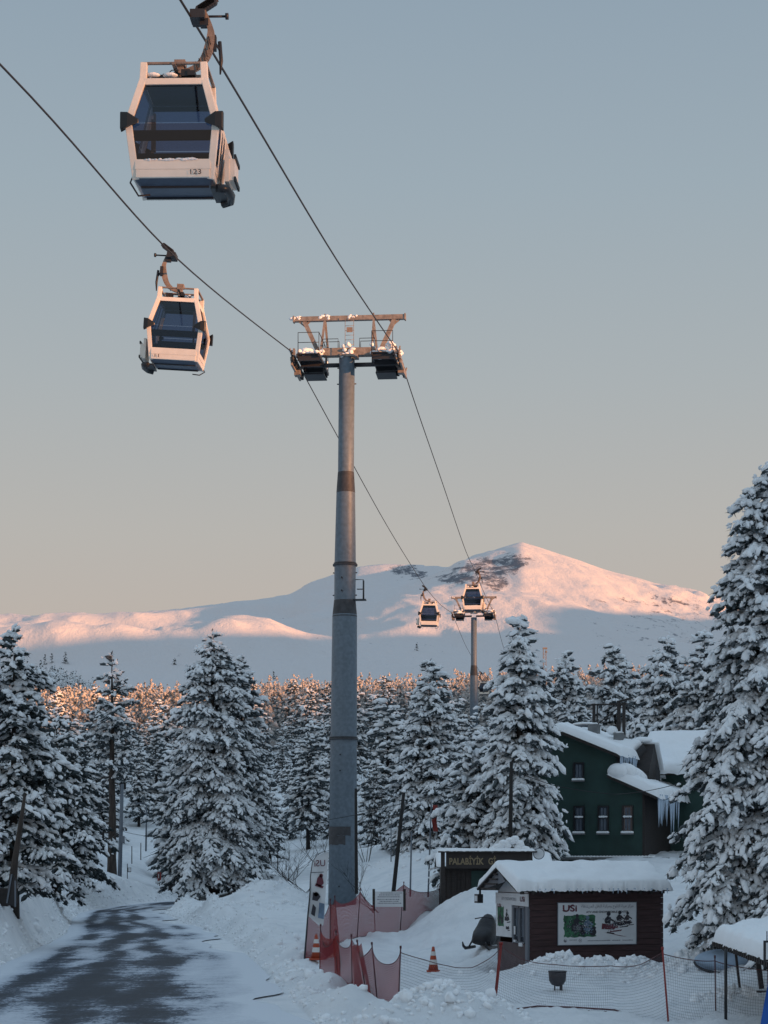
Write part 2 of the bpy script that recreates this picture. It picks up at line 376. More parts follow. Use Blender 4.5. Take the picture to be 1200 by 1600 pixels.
def gz(x, y): return float(ground_z(np.array([x]), np.array([y]))[0])

r1 = np.exp(np.linspace(math.log(3), math.log(34), 26)); r2 = np.exp(np.linspace(math.log(34.3), math.log(175), 400)); r3 = np.exp(np.linspace(math.log(177), math.log(2400), 110))
R_ = np.concatenate([[0.01], r1, r2, r3])
th = np.concatenate([np.linspace(-math.pi, -.34, 40)[:-1], np.linspace(-.34, -.235, 30)[:-1], np.linspace(-.235, .235, 430), np.linspace(.235, .34, 30)[1:], np.linspace(.34, math.pi, 40)[1:]])
RR, TT = np.meshgrid(R_, th, indexing='ij'); GX = RR * np.sin(TT); GY = RR * np.cos(TT)
P = np.stack([GX, GY, ground_z(GX, GY)], -1)

def snow_ground_material():
    m = bpy.data.materials.new('ground_snow'); m.use_nodes = True; t = m.node_tree; b = t.nodes['Principled BSDF']; N = t.nodes.new; L = t.links.new
    c = N('ShaderNodeTexCoord'); n = N('ShaderNodeTexNoise'); n.inputs['Scale'].default_value = .9; n.inputs['Detail'].default_value = 8; L(c.outputs['Object'], n.inputs[0])
    r = N('ShaderNodeValToRGB'); e = r.color_ramp.elements; e[0].position = .30; e[0].color = (.76, .79, .82, 1); e[1].position = .55; e[1].color = (.87, .89, .91, 1)
    L(n.outputs[0], r.inputs[0]); L(r.outputs[0], b.inputs['Base Color']); b.inputs['Roughness'].default_value = .75; b.inputs['Specular IOR Level'].default_value = .2
    n2 = N('ShaderNodeTexNoise'); n2.inputs['Scale'].default_value = 7.0; n2.inputs['Detail'].default_value = 8; n2.inputs['Roughness'].default_value = .75; L(c.outputs['Object'], n2.inputs[0])
    bp = N('ShaderNodeBump'); bp.inputs['Strength'].default_value = .75; bp.inputs['Distance'].default_value = .14; L(n2.outputs[0], bp.inputs['Height']); L(bp.outputs[0], b.inputs['Normal']); return m
M['snow'] = snow_ground_material()
g = link('ground', grid_mesh('ground', P), M['snow'], smooth=True); tag(g, kind='structure')

# ---- road: a sheet along the spline, asphalt under patchy packed snow
def road_material():
    m = bpy.data.materials.new('icy_asphalt'); m.use_nodes = True; t = m.node_tree; b = t.nodes['Principled BSDF']; N = t.nodes.new; L = t.links.new
    uv = N('ShaderNodeUVMap'); c = N('ShaderNodeTexCoord'); sp = N('ShaderNodeSeparateXYZ'); L(uv.outputs[0], sp.inputs[0])
    def mathn(op, a, bb, cl=False):
        x = N('ShaderNodeMath'); x.operation = op; x.use_clamp = cl
        for i, q in enumerate((a, bb)):
            if q is None: continue
            if isinstance(q, (int, float)): x.inputs[i].default_value = q
            else: L(q, x.inputs[i])
        return x.outputs[0]
    def noise(scale, stretch, det=6, rough=.6):
        mp = N('ShaderNodeMapping'); mp.inputs['Scale'].default_value = stretch; L(c.outputs['Object'], mp.inputs[0])
        n = N('ShaderNodeTexNoise'); n.inputs['Scale'].default_value = scale; n.inputs['Detail'].default_value = det; n.inputs['Roughness'].default_value = rough; L(mp.outputs[0], n.inputs[0]); return n.outputs[0]
    n1 = noise(.55, (1.0, .16, 1)); n2 = noise(1.7, (.6, .9, 1), 10, .75); n3 = noise(.22, (1, .45, 1), 3); n4 = noise(9.0, (1, .5, 1), 8, .8)
    edge = mathn('ABSOLUTE', mathn('SUBTRACT', sp.outputs[0], .5), None)            # 0 middle .. .5 edge
    edge = mathn('MULTIPLY', edge, 2.0)
    e2 = mathn('POWER', edge, 5.0)
    right = mathn('MULTIPLY', mathn('SUBTRACT', sp.outputs[0], .50, True), .26)     # more packed snow on the right hand side
    trk = mathn('SINE', mathn('MULTIPLY', sp.outputs[0], 27.0), None); trk = mathn('MULTIPLY', trk, .055)   # wheel tracks
    s = mathn('ADD', mathn('MULTIPLY', n1, .55), mathn('MULTIPLY', n2, .45)); s = mathn('ADD', s, mathn('MULTIPLY', n3, .45)); s = mathn('ADD', s, mathn('MULTIPLY', n4, .42))
    s = mathn('ADD', s, right); s = mathn('ADD', s, trk); s = mathn('ADD', s, mathn('MULTIPLY', e2, .55))
    r = N('ShaderNodeValToRGB'); e = r.color_ramp.elements; e[0].position = .885; e[0].color = (.022, .030, .043, 1); e[1].position = 1.0; e[1].color = (.62, .66, .71, 1)
    k = r.color_ramp.elements.new(.96); k.color = (.055, .072, .10, 1); k = r.color_ramp.elements.new(.99); k.color = (.25, .29, .35, 1)
    dv = mathn('MULTIPLY', s, .80); e[0].position *= .80; e[1].position = .96; 
    for q in list(r.color_ramp.elements)[1:-1]: q.position *= .80
    q = r.color_ramp.elements.new(.84); q.color = (.46, .50, .56, 1)
    L(dv, r.inputs[0]); L(r.outputs[0], b.inputs['Base Color']); b.inputs['Roughness'].default_value = .6; b.inputs['Specular IOR Level'].default_value = .15
    bp = N('ShaderNodeBump'); bp.inputs['Strength'].default_value = .5; bp.inputs['Distance'].default_value = .05; L(s, bp.inputs['Height']); L(bp.outputs[0], b.inputs['Normal']); return m
M['road'] = road_material()
RSm = _spline(ROAD, 40); nC = 17; rows = []
for i in range(len(RSm)):
    y0, x0, h = RSm[i]; a = RSm[min(i + 1, len(RSm) - 1)] - RSm[max(i - 1, 0)]; tx, ty = a[1], a[0]; l = math.hypot(tx, ty) or 1; nx, ny = ty / l, -tx / l
    j = .22 * fbm(np.array([i * .13]), np.array([0.]), 3, 3)[0]; j2 = min(.02, -.25 + 1.5 * fbm(np.array([i * .07]), np.array([7.]), 3, 4)[0]); j = min(j, .02)
    rows.append([(x0 + nx * w, y0 + ny * w, .012) for w in np.linspace(-(h + .12 + j), h + .12 + j2, nC)])
RP = np.array(rows); rm = grid_mesh('road', RP); uvl = rm.uv_layers.new(name='UVMap')
lv = np.zeros(len(rm.loops), np.int32); rm.loops.foreach_get('vertex_index', lv)
uvl.data.foreach_set('uv', np.stack([(lv % nC) / (nC - 1), (lv // nC) / 40.0], -1).astype(np.float32).ravel())
rd = link('road', rm, M['road']); tag(rd, kind='structure')

# ------------------------------------------------------------------ mountain
def interp(x, pts):
    a = np.array(pts, float); return np.interp(x, a[:, 0], a[:, 1])
SKYL = [(-600, 985), (-200, 968), (0, 962), (190, 957), (300, 947), (400, 936), (455, 926), (485, 908), (520, 897), (560, 884), (600, 880), (640, 880), (700, 885), (740, 874), (790, 863),
        (815, 857), (850, 868), (900, 884), (960, 903), (1020, 920), (1080, 932), (1110, 940), (1200, 955), (1400, 965), (1700, 1000), (2200, 1030)]
HILL = [(-600, 985), (-200, 972), (30, 962), (150, 958), (195, 959), (240, 972), (300, 975), (345, 966), (420, 972), (480, 990), (560, 1004), (700, 1018), (900, 1012), (1100, 990), (1300, 985), (1800, 1010)]
mpx = np.linspace(-900, 2400, 620); mY = np.exp(np.linspace(math.log(1350), math.log(8500), 330))
PX, MY = np.meshgrid(mpx, mY)
XX = (PX - 600) / F * MY
def ridge(px, Y, pts, Yf, Yc, pyf, pw=1.0, back=.35):
    s = np.clip((Y - Yf) / (Yc - Yf), 0, 1) ** pw; py = pyf + (interp(px, pts) - pyf) * s
    z = CH + (HZ - py) * Y / F; zc = CH + (HZ - interp(px, pts)) * Yc / F
    return np.where(Y > Yc, zc - (Y - Yc) * back, z)
wob = 160 * fbm(PX / 130., np.zeros_like(PX), 3, 21)
zA = ridge(PX, MY, HILL, 1500, 3300 + wob, 1100, .8, .30)
zB = ridge(PX, MY, SKYL, 3300, 6000 + wob, 1070, .85, .35)
k = 25.0
zB = zB - np.clip(3300 - MY, 0, None) * .3
MZ = np.maximum(zA, zB) + k * np.log1p(np.exp(-np.abs(zA - zB) / k))
env = np.clip((MY - 1700) / 1200, 0, 1) * np.clip((6000 + wob - MY) / 500, 0.15, 1)
# spur running from the summit towards the viewer: its right flank is in the sun
spx = np.interp(MY, [3300, 4300, 5000, 5600, 6000], [600, 655, 715, 775, 815])
dx = XX - (spx - 600) / F * MY
spur = np.where(dx < 0, np.exp(-(dx / 150.) ** 2), np.exp(-(dx / 800.) ** 2)) * np.interp(MY, [3500, 4300, 5300, 5800, 6200], [0, 62, 88, 45, 0])
MZ = MZ + spur
# broad folds and gullies on the snow slopes
MZ = MZ + env * (fbm(XX / 620., MY / 900., 3, 31) * 44 + (np.abs(fbm(XX / 190. + MY / 900., MY / 520., 4, 33)) - .2) * -26 + fbm(XX / 60., MY / 80., 3, 34) * 6)
left = np.clip((560 - PX) / 200, 0, 1); MZ = MZ + left * env * 22 * np.sin(MY / 210. + fbm(XX / 500., MY / 500., 2, 35) * 5)
right = np.clip((PX - 880) / 200, 0, 1) * np.clip((MY - 2600) / 1000, 0, 1) * np.clip((5900 - MY) / 300, 0, 1); MZ = MZ + right * fbm(XX / 45., MY / 90., 3, 36) * 16
_t = np.clip((MY - 1350) / 1500, 0, 1); _t = _t * _t * (3 - 2 * _t); MZ = 40 * (1 - _t) + MZ * _t
MP = np.stack([XX, MY, MZ], -1)
mm = grid_mesh('mountain', MP)
# rock outcrops belong to fixed places on the mountain: stored as a vertex mask
def spot(px, py, a, b): return np.exp(-(((PX - px) / a) ** 2 + ((PYm - py) / b) ** 2))
PYm = HZ - (MZ - CH) * F / MY
rock = 1.25 * spot(628, 892, 24, 11) + .9 * spot(655, 898, 14, 9) + 1.3 * spot(765, 890, 34, 20) + 1.1 * spot(735, 896, 34, 14) + 1.2 * spot(800, 880, 26, 14) + 1.0 * spot(775, 915, 18, 14) + .8 * spot(700, 905, 24, 12) + .5 * spot(830, 872, 14, 8) \
    + .50 * spot(990, 940, 120, 16) + .42 * spot(1060, 965, 90, 30) + .35 * spot(940, 905, 120, 8) + .30 * spot(560, 1000, 200, 30) + .30 * spot(1000, 1000, 150, 30)
ca = mm.color_attributes.new('rock', 'FLOAT_COLOR', 'POINT')
rk = np.clip(rock, 0, 1).ravel(); ca.data.foreach_set('color', np.stack([rk, rk, rk, np.ones_like(rk)], -1).astype(np.float32).ravel())
def mountain_material():
    m = bpy.data.materials.new('mountain_snow'); m.use_nodes = True; t = m.node_tree; b = t.nodes['Principled BSDF']; N = t.nodes.new; L = t.links.new
    c0_ = N('ShaderNodeTexCoord'); c = N('ShaderNodeMapping'); c.inputs['Scale'].default_value = (1, .32, 1); L(c0_.outputs['Object'], c.inputs[0]); at_ = N('ShaderNodeAttribute'); at_.attribute_name = 'rock'
    n = N('ShaderNodeTexNoise'); n.inputs['Scale'].default_value = .030; n.inputs['Detail'].default_value = 10; n.inputs['Roughness'].default_value = .78; L(c.outputs[0], n.inputs[0])
    a = N('ShaderNodeMath'); a.operation = 'MULTIPLY_ADD'; a.inputs[1].default_value = .225; L(at_.outputs['Fac'], a.inputs[0]); L(n.outputs[0], a.inputs[2])
    r = N('ShaderNodeValToRGB'); e = r.color_ramp.elements; e[0].position = .655; e[0].color = (.68, .645, .64, 1); e[1].position = .735; e[1].color = (.16, .165, .19, 1)
    L(a.outputs[0], r.inputs[0]); L(r.outputs[0], b.inputs['Base Color']); b.inputs['Roughness'].default_value = .9; b.inputs['Specular IOR Level'].default_value = .1
    n2 = N('ShaderNodeTexNoise'); n2.inputs['Scale'].default_value = .016; n2.inputs['Detail'].default_value = 10; n2.inputs['Roughness'].default_value = .68; L(c.outputs[0], n2.inputs[0])
    bp = N('ShaderNodeBump'); bp.inputs['Strength'].default_value = .55; bp.inputs['Distance'].default_value = 14; L(n2.outputs[0], bp.inputs['Height']); L(bp.outputs[0], b.inputs['Normal']); return m
M['mountain'] = mountain_material()
mo = link('mountain', mm, M['mountain'], smooth=True); tag(mo, kind='structure')

# ---- the range behind and to the right of the viewer that keeps the valley floor out of the low sun
TX, TY = -SY, SX
HR = [(-2500, 90), (-600, 105), (0, 116), (90, 121), (234, 134), (420, 167), (500, 176), (560, 178), (640, 190), (736, 196), (800, 198), (885, 335), (1150, 350), (1500, 450), (1900, 525), (2203, 565), (2465, 585), (2711, 620), (3038, 700), (3250, 715), (3519, 702), (3750, 790), (3906, 825), (4600, 860), (6000, 950), (9000, 900)]
uu = np.linspace(-2500, 9000, 420); vv = np.linspace(-1, 1, 41)
UU, VV = np.meshgrid(uu, vv, indexing='ij'); Hh = interp(UU, HR) * (1 + .025 * fbm(UU / 160., np.zeros_like(UU), 4, 41)); Ww = 260 + Hh * 1.1
RV = 1200 + VV * Ww; RZ = Hh * (1 - np.abs(VV) ** 1.3) - 20 * np.abs(VV) + fbm(UU / 120., RV / 120., 4, 43) * 8 * np.abs(VV)
RX = UU * TX + RV * SX; RY = UU * TY + RV * SY
hl = link('hills', grid_mesh('hills', np.stack([RX, RY, RZ], -1)), M['snow'], smooth=True); tag(hl, kind='structure')
# ------------------------------------------------------------------ trees
def _ico(lv):
    bm = bmesh.new(); bmesh.ops.create_icosphere(bm, subdivisions=lv, radius=1); bm.verts.ensure_lookup_table()
    v = np.array([q.co[:] for q in bm.verts]); f = np.array([[a.index for a in q.verts] for q in bm.faces]); bm.free(); return v, f
ICO = {1: _ico(1), 2: _ico(2)}

def lumps(C, D, S, W, T, r, lv, jit, droop=.3):
    """one knobbly elongated lump per row, lying along direction D"""
    tv, tf = ICO[lv]; n = len(C); D = D / np.linalg.norm(D, axis=1, keepdims=True)
    side = np.cross(D, [0, 0, 1.0]); side /= np.linalg.norm(side, axis=1, keepdims=True) + 1e-9; up = np.cross(side, D)
    k = 1 + jit * r.standard_normal((n, len(tv)))
    a = tv[None, :, 0] * k * S[:, None]; b = tv[None, :, 1] * k * W[:, None]; c = tv[None, :, 2] * k * T[:, None]
    V = C[:, None] + a[..., None] * D[:, None] + b[..., None] * side[:, None] + c[..., None] * up[:, None]
    V[..., 2] -= droop * (tv[None, :, 0] ** 2) * S[:, None] * .5 + droop * .5 * np.abs(tv[None, :, 1]) * W[:, None]
    Fc = tf[None] + (np.arange(n) * len(tv))[:, None, None]
    return V.reshape(-1, 3), Fc.reshape(-1, 3)
def needles(C, D, L, m, r, wid, down=.55):
    """thin dark triangles fringing each pad"""
    n = len(C); C = np.repeat(C, m, 0); D = np.repeat(D, m, 0); L = np.repeat(L, m)
    d = r.standard_normal((n * m, 3)); d[:, 2] = -np.abs(d[:, 2]) * down - .1 + .25 * r.random(n * m); d += D * .7; d /= np.linalg.norm(d, axis=1, keepdims=True)
    p = r.standard_normal((n * m, 3)); p = np.cross(d, p); p /= np.linalg.norm(p, axis=1, keepdims=True) + 1e-9
    st = C + D * (r.random((n * m, 1)) - .5) * L[:, None] * 1.2; ln = L * (.7 + .8 * r.random(n * m)); w = wid * (.6 + .8 * r.random(n * m))
    V = np.stack([st - p * w[:, None], st + p * w[:, None], st + d * ln[:, None]], 1).reshape(-1, 3)
    return V, np.arange(n * m * 3).reshape(-1, 3)

def crown_arrays(seed, H, R, base=.06, step=.42, nb=8, ps=1.0, droop=.45, pw=.8, snow=.9, lv=2, nee=8, lean=None, gap=0.0, rjit=.22, snowy=1.0, under=True, sq=1.0, spc=1.0):
    r = np.random.default_rng(seed); C = []; D = []; K = []
    z = H * base; azo = 0
    while z < H * .985:
        t = z / H; L0 = R * min((1 - t) ** pw, (1 - t) * 2.6 + .02) * (1 if t > base + .08 else .82) + .12 * ps
        nbb = max(4, int(round(nb * (.45 + .55 * (1 - t))))); azo += 1.1
        for k in range(nbb):
            if r.random() < gap: continue
            az = azo + 2 * math.pi * (k + r.uniform(-.35, .35)) / nbb; L = L0 * (1 + r.uniform(-rjit, rjit * .8)); dr = droop * r.uniform(.7, 1.35) * (1 - .45 * t)
            z0 = z + r.uniform(-.8, .8) * step; rise = .16 + .35 * t
            ns = max(1, int(L / (.36 * ps * spc))); ss = (np.arange(ns) + r.uniform(.3, 1.0)) / ns; ss = ss[ss <= 1.03]
            ca, sa = math.cos(az), math.sin(az)
            for s in ss:
                if s < .14 and L > 1: continue
                zz = z0 + L * (rise * s - dr * s * s); tan = np.array([ca, sa, rise - 2 * dr * s])
                C.append((ca * L * s, sa * L * s, zz)); D.append(tan); K.append(1.0)
                wl = (.36 * L * (1 - s) * (.6 + .4 * s) * 1.5 if L > .8 * ps else 0) * sq
                for sg in (-1, 1):      # a twig on either side, hanging a little
                    wt = (wl + .10) * r.uniform(.7, 1.25); fo = r.uniform(.35, .8); td = np.array([ca * fo - sa * sg * .85, sa * fo + ca * sg * .85, -.28 - .35 * r.random() + .2 * (rise - 2 * dr * s)]); td /= np.linalg.norm(td)
                    q = .22 * ps * spc; j = r.uniform(-.1, .1) * ps
                    while q < wt + .04:
                        C.append((ca * (L * s + j) + td[0] * q, sa * (L * s + j) + td[1] * q, zz + td[2] * q - .10 * q * q)); D.append(td - np.array([0, 0, .22 * q])); K.append(.92 - .12 * q / (wt + .01)); q += .27 * ps * spc
        z += step * r.uniform(.8, 1.2) * (1 - .35 * t)
    C = np.array(C); D = np.array(D); K = np.array(K); D /= np.linalg.norm(D, axis=1, keepdims=True); n = len(C)
    C += r.normal(0, .05 * ps, (n, 3))
    # tip
    nt_ = max(3, int(H * .05 / (.2 * ps))); tz = np.linspace(H * .95, H * 1.0, nt_)
    C = np.concatenate([C, np.stack([r.normal(0, .04, nt_), r.normal(0, .04, nt_), tz], 1)]); D = np.concatenate([D, np.tile([[.3, .1, 1.]], (nt_, 1))]); K = np.concatenate([K, np.full(nt_, .55)]); n = len(C)
    if lean is not None: C[:, 0] += lean * C[:, 2] / H
    sz = ps * K * r.uniform(.6, 1.35, n)
    # clumps of snow are patchy: some boughs have shed theirs
    patch = fbm(C[:, 0] * .9 + seed, C[:, 2] * .8 + C[:, 1], 2, seed)
    keep = (r.random(n) < snow) & (patch + .5 * snowy > r.normal(-.1, .16, n) - .0) if snowy < 1 else (r.random(n) < snow)
    parts = []
    c = C[keep].copy(); c[:, 2] += .045 * ps; s_ = sz[keep]; d_ = D[keep]; big = r.random(len(s_)) < .80
    V, T = lumps(c[big], d_[big], .27 * s_[big], .122 * s_[big], .095 * s_[big] * r.uniform(.7, 1.6, big.sum()), r, lv, .20); parts.append((V, T, 0))
    # smaller crumbs of snow strung along the twigs
    m_ = 2 if lv == 2 else 1; cc = np.repeat(c, m_, 0); dd_ = np.repeat(d_, m_, 0); ss_ = np.repeat(s_, m_)
    cc = cc + r.normal(0, .14, cc.shape) * ss_[:, None] * [1, 1, .55] + dd_ * r.uniform(-.25, .25, (len(cc), 1)) * ss_[:, None]
    dd_ = dd_ + r.normal(0, .35, dd_.shape); q_ = r.uniform(.35, .8, len(cc)) * ss_
    V, T = lumps(cc, dd_, .22 * q_, .10 * q_, .09 * q_, r, 1, .16); parts.append((V, T, 0))
    if under:
        V, T = lumps(C - np.array([0, 0, .05 * ps]), D, .23 * sz, .115 * sz, .085 * sz, r, 1, .28); parts.append((V, T, 2))
    if nee: V, T = needles(C - np.array([0, 0, .03 * ps]), D, .26 * sz, nee, r, .018 * ps if lv == 2 else .03 * ps); parts.append((V, T, 1))
    off = 0; VV_ = []; TT_ = []; MM_ = []
    for V, T, m in parts: VV_.append(V); TT_.append(T + off); MM_.append(np.full(len(T), m)); off += len(V)
    return np.concatenate(VV_), np.concatenate(TT_), np.concatenate(MM_)

def trunk_mb(H, r0, lean=0, stubs=0, seed=0, zr=(0, 1)):
    m = MB(); rr = random.Random(seed); n = 9
    pts = [(lean * (i / n) + rr.uniform(-.03, .03) * (i > 0), rr.uniform(-.03, .03) * (i > 0), -.5 + (H * .97 + .5) * i / n) for i in range(n + 1)]
    m.tube(pts, [max(.02, r0 * (1.15 if i == 0 else 1) * (1 - i / n) ** .8 + .015) for i in range(n + 1)], 9)
    for i in range(stubs):
        z = H * rr.uniform(*zr); a = rr.uniform(0, 6.28); l = rr.uniform(.5, 2.2)
        p = [(lean * z / H + math.cos(a) * l * s, math.sin(a) * l * s, z - .25 * l * s * s) for s in (0, .35, .7, 1)]
        m.tube(p, [.045, .03, .02, .008], 5)
    return m
def tree(name, label, px, py, Y, H, R, seed, group=None, z=None, cat='tree', tr=.22, stubs=0, zr=(.1, .4), rz=0, tlean=0, **kw):
    b = at(px, py, Y) if z is None else Vector(((px - 600) / F * Y, Y, z)); b.z = min(b.z, gz(b.x, b.y) + .05) if z is None else z
    root = empty(name, b, rz, label, cat, group)
    trunk_mb(H, tr, tlean, stubs, seed, zr).build('trunk', M['bark'], root)
    kw = dict(kw); kw['ps'] = kw['ps'] * .80; kw['step'] = kw['step'] * .9
    V, T, Mi = crown_arrays(seed, H, R, lean=tlean, **kw)
    link('crown', tri_mesh('crown', V, T, Mi), [M['tree_snow'], M['needles'], M['frost_dark'] if kw.get('snowy', 1) < .7 else M['frost']], root, smooth=True)
    return root

tree('spruce_tree', 'tallest snow-laden spruce filling the right edge of the photo beside the kiosk', 1200, 1490, 51.5, 13.3, 2.75, 101, z=.6, step=.40, nb=9, ps=.92, droop=.88, pw=.59, snow=.97, nee=10, base=.10, tr=.26, spc=.80)
tree('spruce_tree', 'snowy spruce close behind the tallest right-hand spruce, over the canopy', 1275, 1470, 58, 11.5, 3.0, 111, z=1.0, step=.5, nb=8, ps=1.1, droop=.85, pw=.57, snow=.95, nee=8, base=.1, spc=.9)
tree('spruce_tree', 'large dark-sided spruce with snow-loaded boughs standing at the bend of the road', 332, 1406, 130, 18.3, 3.8, 102, step=.56, nb=9, ps=1.35, droop=.78, pw=.44, snow=.86, nee=9, base=.09, tr=.34, snowy=.85, spc=.85)
tree('spruce_tree', 'slimmer spruce leaning against the right side of the road-bend spruce', 378, 1396, 134, 16.6, 2.6, 112, step=.6, nb=8, ps=1.3, droop=.6, pw=.44, snow=.7, nee=8, base=.12, snowy=.75, spc=.9)
tree('spruce_tree', 'broad snow-clotted spruce directly behind the kiosk and the entrance board', 812, 1372, 81, 10.9, 1.95, 103, step=.46, nb=9, ps=1.25, droop=.75, pw=.44, snow=.95, nee=8, base=.04, z=2.55, spc=.85, rjit=.3)
tree('spruce_tree', 'lower snow-heaped spruce left of the broad one behind the entrance board', 748, 1370, 84, 6.6, 2.2, 113, step=.45, nb=9, ps=1.25, droop=.55, pw=.40, snow=.93, nee=8, base=.04, z=2.0, spc=.85, rjit=.3)
tree('spruce_tree', 'pointed snowy spruce right of the near lift tower with boughs down to the snow', 672, 1345, 122, 12.8, 2.7, 104, step=.5, nb=8, ps=1.3, droop=.5, pw=.54, snow=.88, nee=8, base=.04, z=3.2, spc=.9)
tree('spruce_tree', 'short full spruce left of the pointed one, behind the leaning wooden pole', 640, 1350, 135, 7.5, 2.2, 114, step=.5, nb=8, ps=1.3, droop=.5, pw=.43, snow=.88, nee=6, base=.04, z=3.4, spc=.95)
tree('spruce_tree', 'pine-like tree cut by the left edge with dark lower boughs over the snowbank', 22, 1405, 72, 10.4, 2.3, 105, step=.46, nb=8, ps=1.1, droop=.5, pw=.40, snow=.80, nee=11, base=.10, z=1.6, snowy=.66, gap=.12, tr=.17, rjit=.35)
tree('spruce_tree', 'dark shaggy spruce just right of the left-edge tree, hanging over the bank', 88, 1375, 100, 8.6, 3.2, 115, step=.5, nb=8, ps=1.2, droop=.55, pw=.40, snow=.62, nee=11, base=.06, z=2.0, snowy=.55, gap=.12, rjit=.35)
tree('pine_tree', 'pine with a long bare trunk and ragged crown beside the lamp pole', 175, 1369, 148, 17.3, 3.0, 106, step=.62, nb=6, ps=1.3, droop=.42, pw=.40, snow=.66, nee=8, base=.46, tr=.36, stubs=26, zr=(.14, .55), snowy=.72, gap=.22, rjit=.4)
tree('spruce_tree', 'dark low-hanging spruce whose boughs reach the bank left of the bare pine trunk', 104, 1345, 128, 9.4, 2.9, 116, step=.6, nb=8, ps=1.3, droop=.55, pw=.40, snow=.5, nee=11, base=.10, z=2.8, snowy=.45, gap=.1, rjit=.35)
tree('spruce_tree', 'snowy spruce between the broad spruce and the green house, behind the roof', 884, 1330, 125, 12.2, 2.5, 107, step=.5, nb=8, ps=1.35, droop=.5, pw=.50, snow=.9, nee=6, base=.1, z=4.5, spc=.9)
tree('spruce_tree', 'white-clotted spruce rising behind the roof frame of the green house', 960, 1310, 130, 12.6, 3.0, 108, step=.52, nb=8, ps=1.4, droop=.5, pw=.47, snow=.92, nee=6, base=.1, z=5.0, spc=.9)
tree('spruce_tree', 'snowy twin-looking spruce behind the right end of the green house roof', 1040, 1310, 112, 11.6, 2.8, 109, step=.5, nb=8, ps=1.35, droop=.55, pw=.44, snow=.92, nee=7, base=.1, z=4.6, spc=.9)
tree('spruce_tree', 'narrow snowy spruce filling the gap left of the tallest right-hand spruce', 1100, 1320, 96, 10.6, 2.3, 110, step=.5, nb=8, ps=1.3, droop=.55, pw=.43, snow=.92, nee=7, base=.1, z=3.8, spc=.9)

# ---- the forest: variants copied tree by tree, nearest rows first
VAR = []
for i, (H, R, sn, b, tr_) in enumerate([(10, 2.3, .85, .08, .17), (11.5, 2.2, .82, .14, .18), (8.5, 2.0, .9, .06, .15), (12, 2.5, .72, .2, .2), (9.5, 1.8, .88, .1, .15), (11, 2.0, .62, .3, .19), (7.5, 1.9, .92, .05, .13)]):
    cv, ct, cm = crown_arrays(300 + i, H, R, step=.62, nb=7, ps=1.55, droop=.5, pw=.55, snow=sn, lv=1, nee=4, base=b, spc=.95, rjit=.3, snowy=.85 if sn < .8 else 1)
    cme = tri_mesh('crown', cv, ct, cm); cme.materials.append(M['tree_snow']); cme.materials.append(M['needles']); cme.materials.append(M['frost']); cme.shade_smooth()
    tme = trunk_mb(H, tr_, 0, 6, i, (.1, .4)).build('trunk', M['bark_dark']); tm = tme.data; bpy.data.objects.remove(tme)
    VAR.append((H, cme, tm))
fr = np.random.default_rng(55); placed = []
KIND = ['thin-topped conifer', 'tall conifer', 'short full conifer', 'tall ragged conifer', 'narrow conifer', 'conifer with a bare lower trunk', 'small round conifer']
ZONE = [(-1e9, 240, 'in the forest left of the road-bend spruce', 'forest conifers left of the road-bend spruce'), (240, 535, 'between the road-bend spruce and near tower', 'forest conifers between the bend and the near tower'),
        (535, 800, 'in the forest between the two lift towers', 'forest conifers between the two lift towers'), (800, 1e9, 'in the forest behind the green house', 'forest conifers behind the green house')]
tries = 0
while len(placed) < 290 and tries < 60000:
    tries += 1
    Y = 150 + 280 * fr.random() ** .9; px = fr.uniform(-60, 1260); x = (px - 600) / F * Y; D0 = 3.4 + (Y - 150) * .020
    if 180 < px < 262 and Y < 215: continue
    if 380 < px < 640 and Y < 165: continue
    if 736 < px < 772 and Y < 385: continue
    if any((x - a) ** 2 + (Y - b) ** 2 < D0 * D0 for a, b, *_ in placed): continue
    placed.append((x, Y, px))
for i, (x, Y, px) in enumerate(placed):
    v = fr.integers(0, len(VAR)); H, cme, tm = VAR[v]; s = fr.uniform(.6, 1.2)
    if px > 800: s *= .95
    zn = next(q for q in ZONE if q[0] <= px < q[1])
    root = empty('conifer_tree', (x, Y, gz(x, Y) - .1), fr.uniform(0, 6.28), 'snow-covered ' + KIND[v] + ' ' + zn[2], 'tree', zn[3] + ', ' + KIND[v] + ' kind')
    root.scale = (s * fr.uniform(1.0, 1.3), s * fr.uniform(1.0, 1.3), s)
    for nm, me in (('trunk', tm), ('crown', cme)):
        o = bpy.data.objects.new(nm, me); COL.objects.link(o); o.parent = root

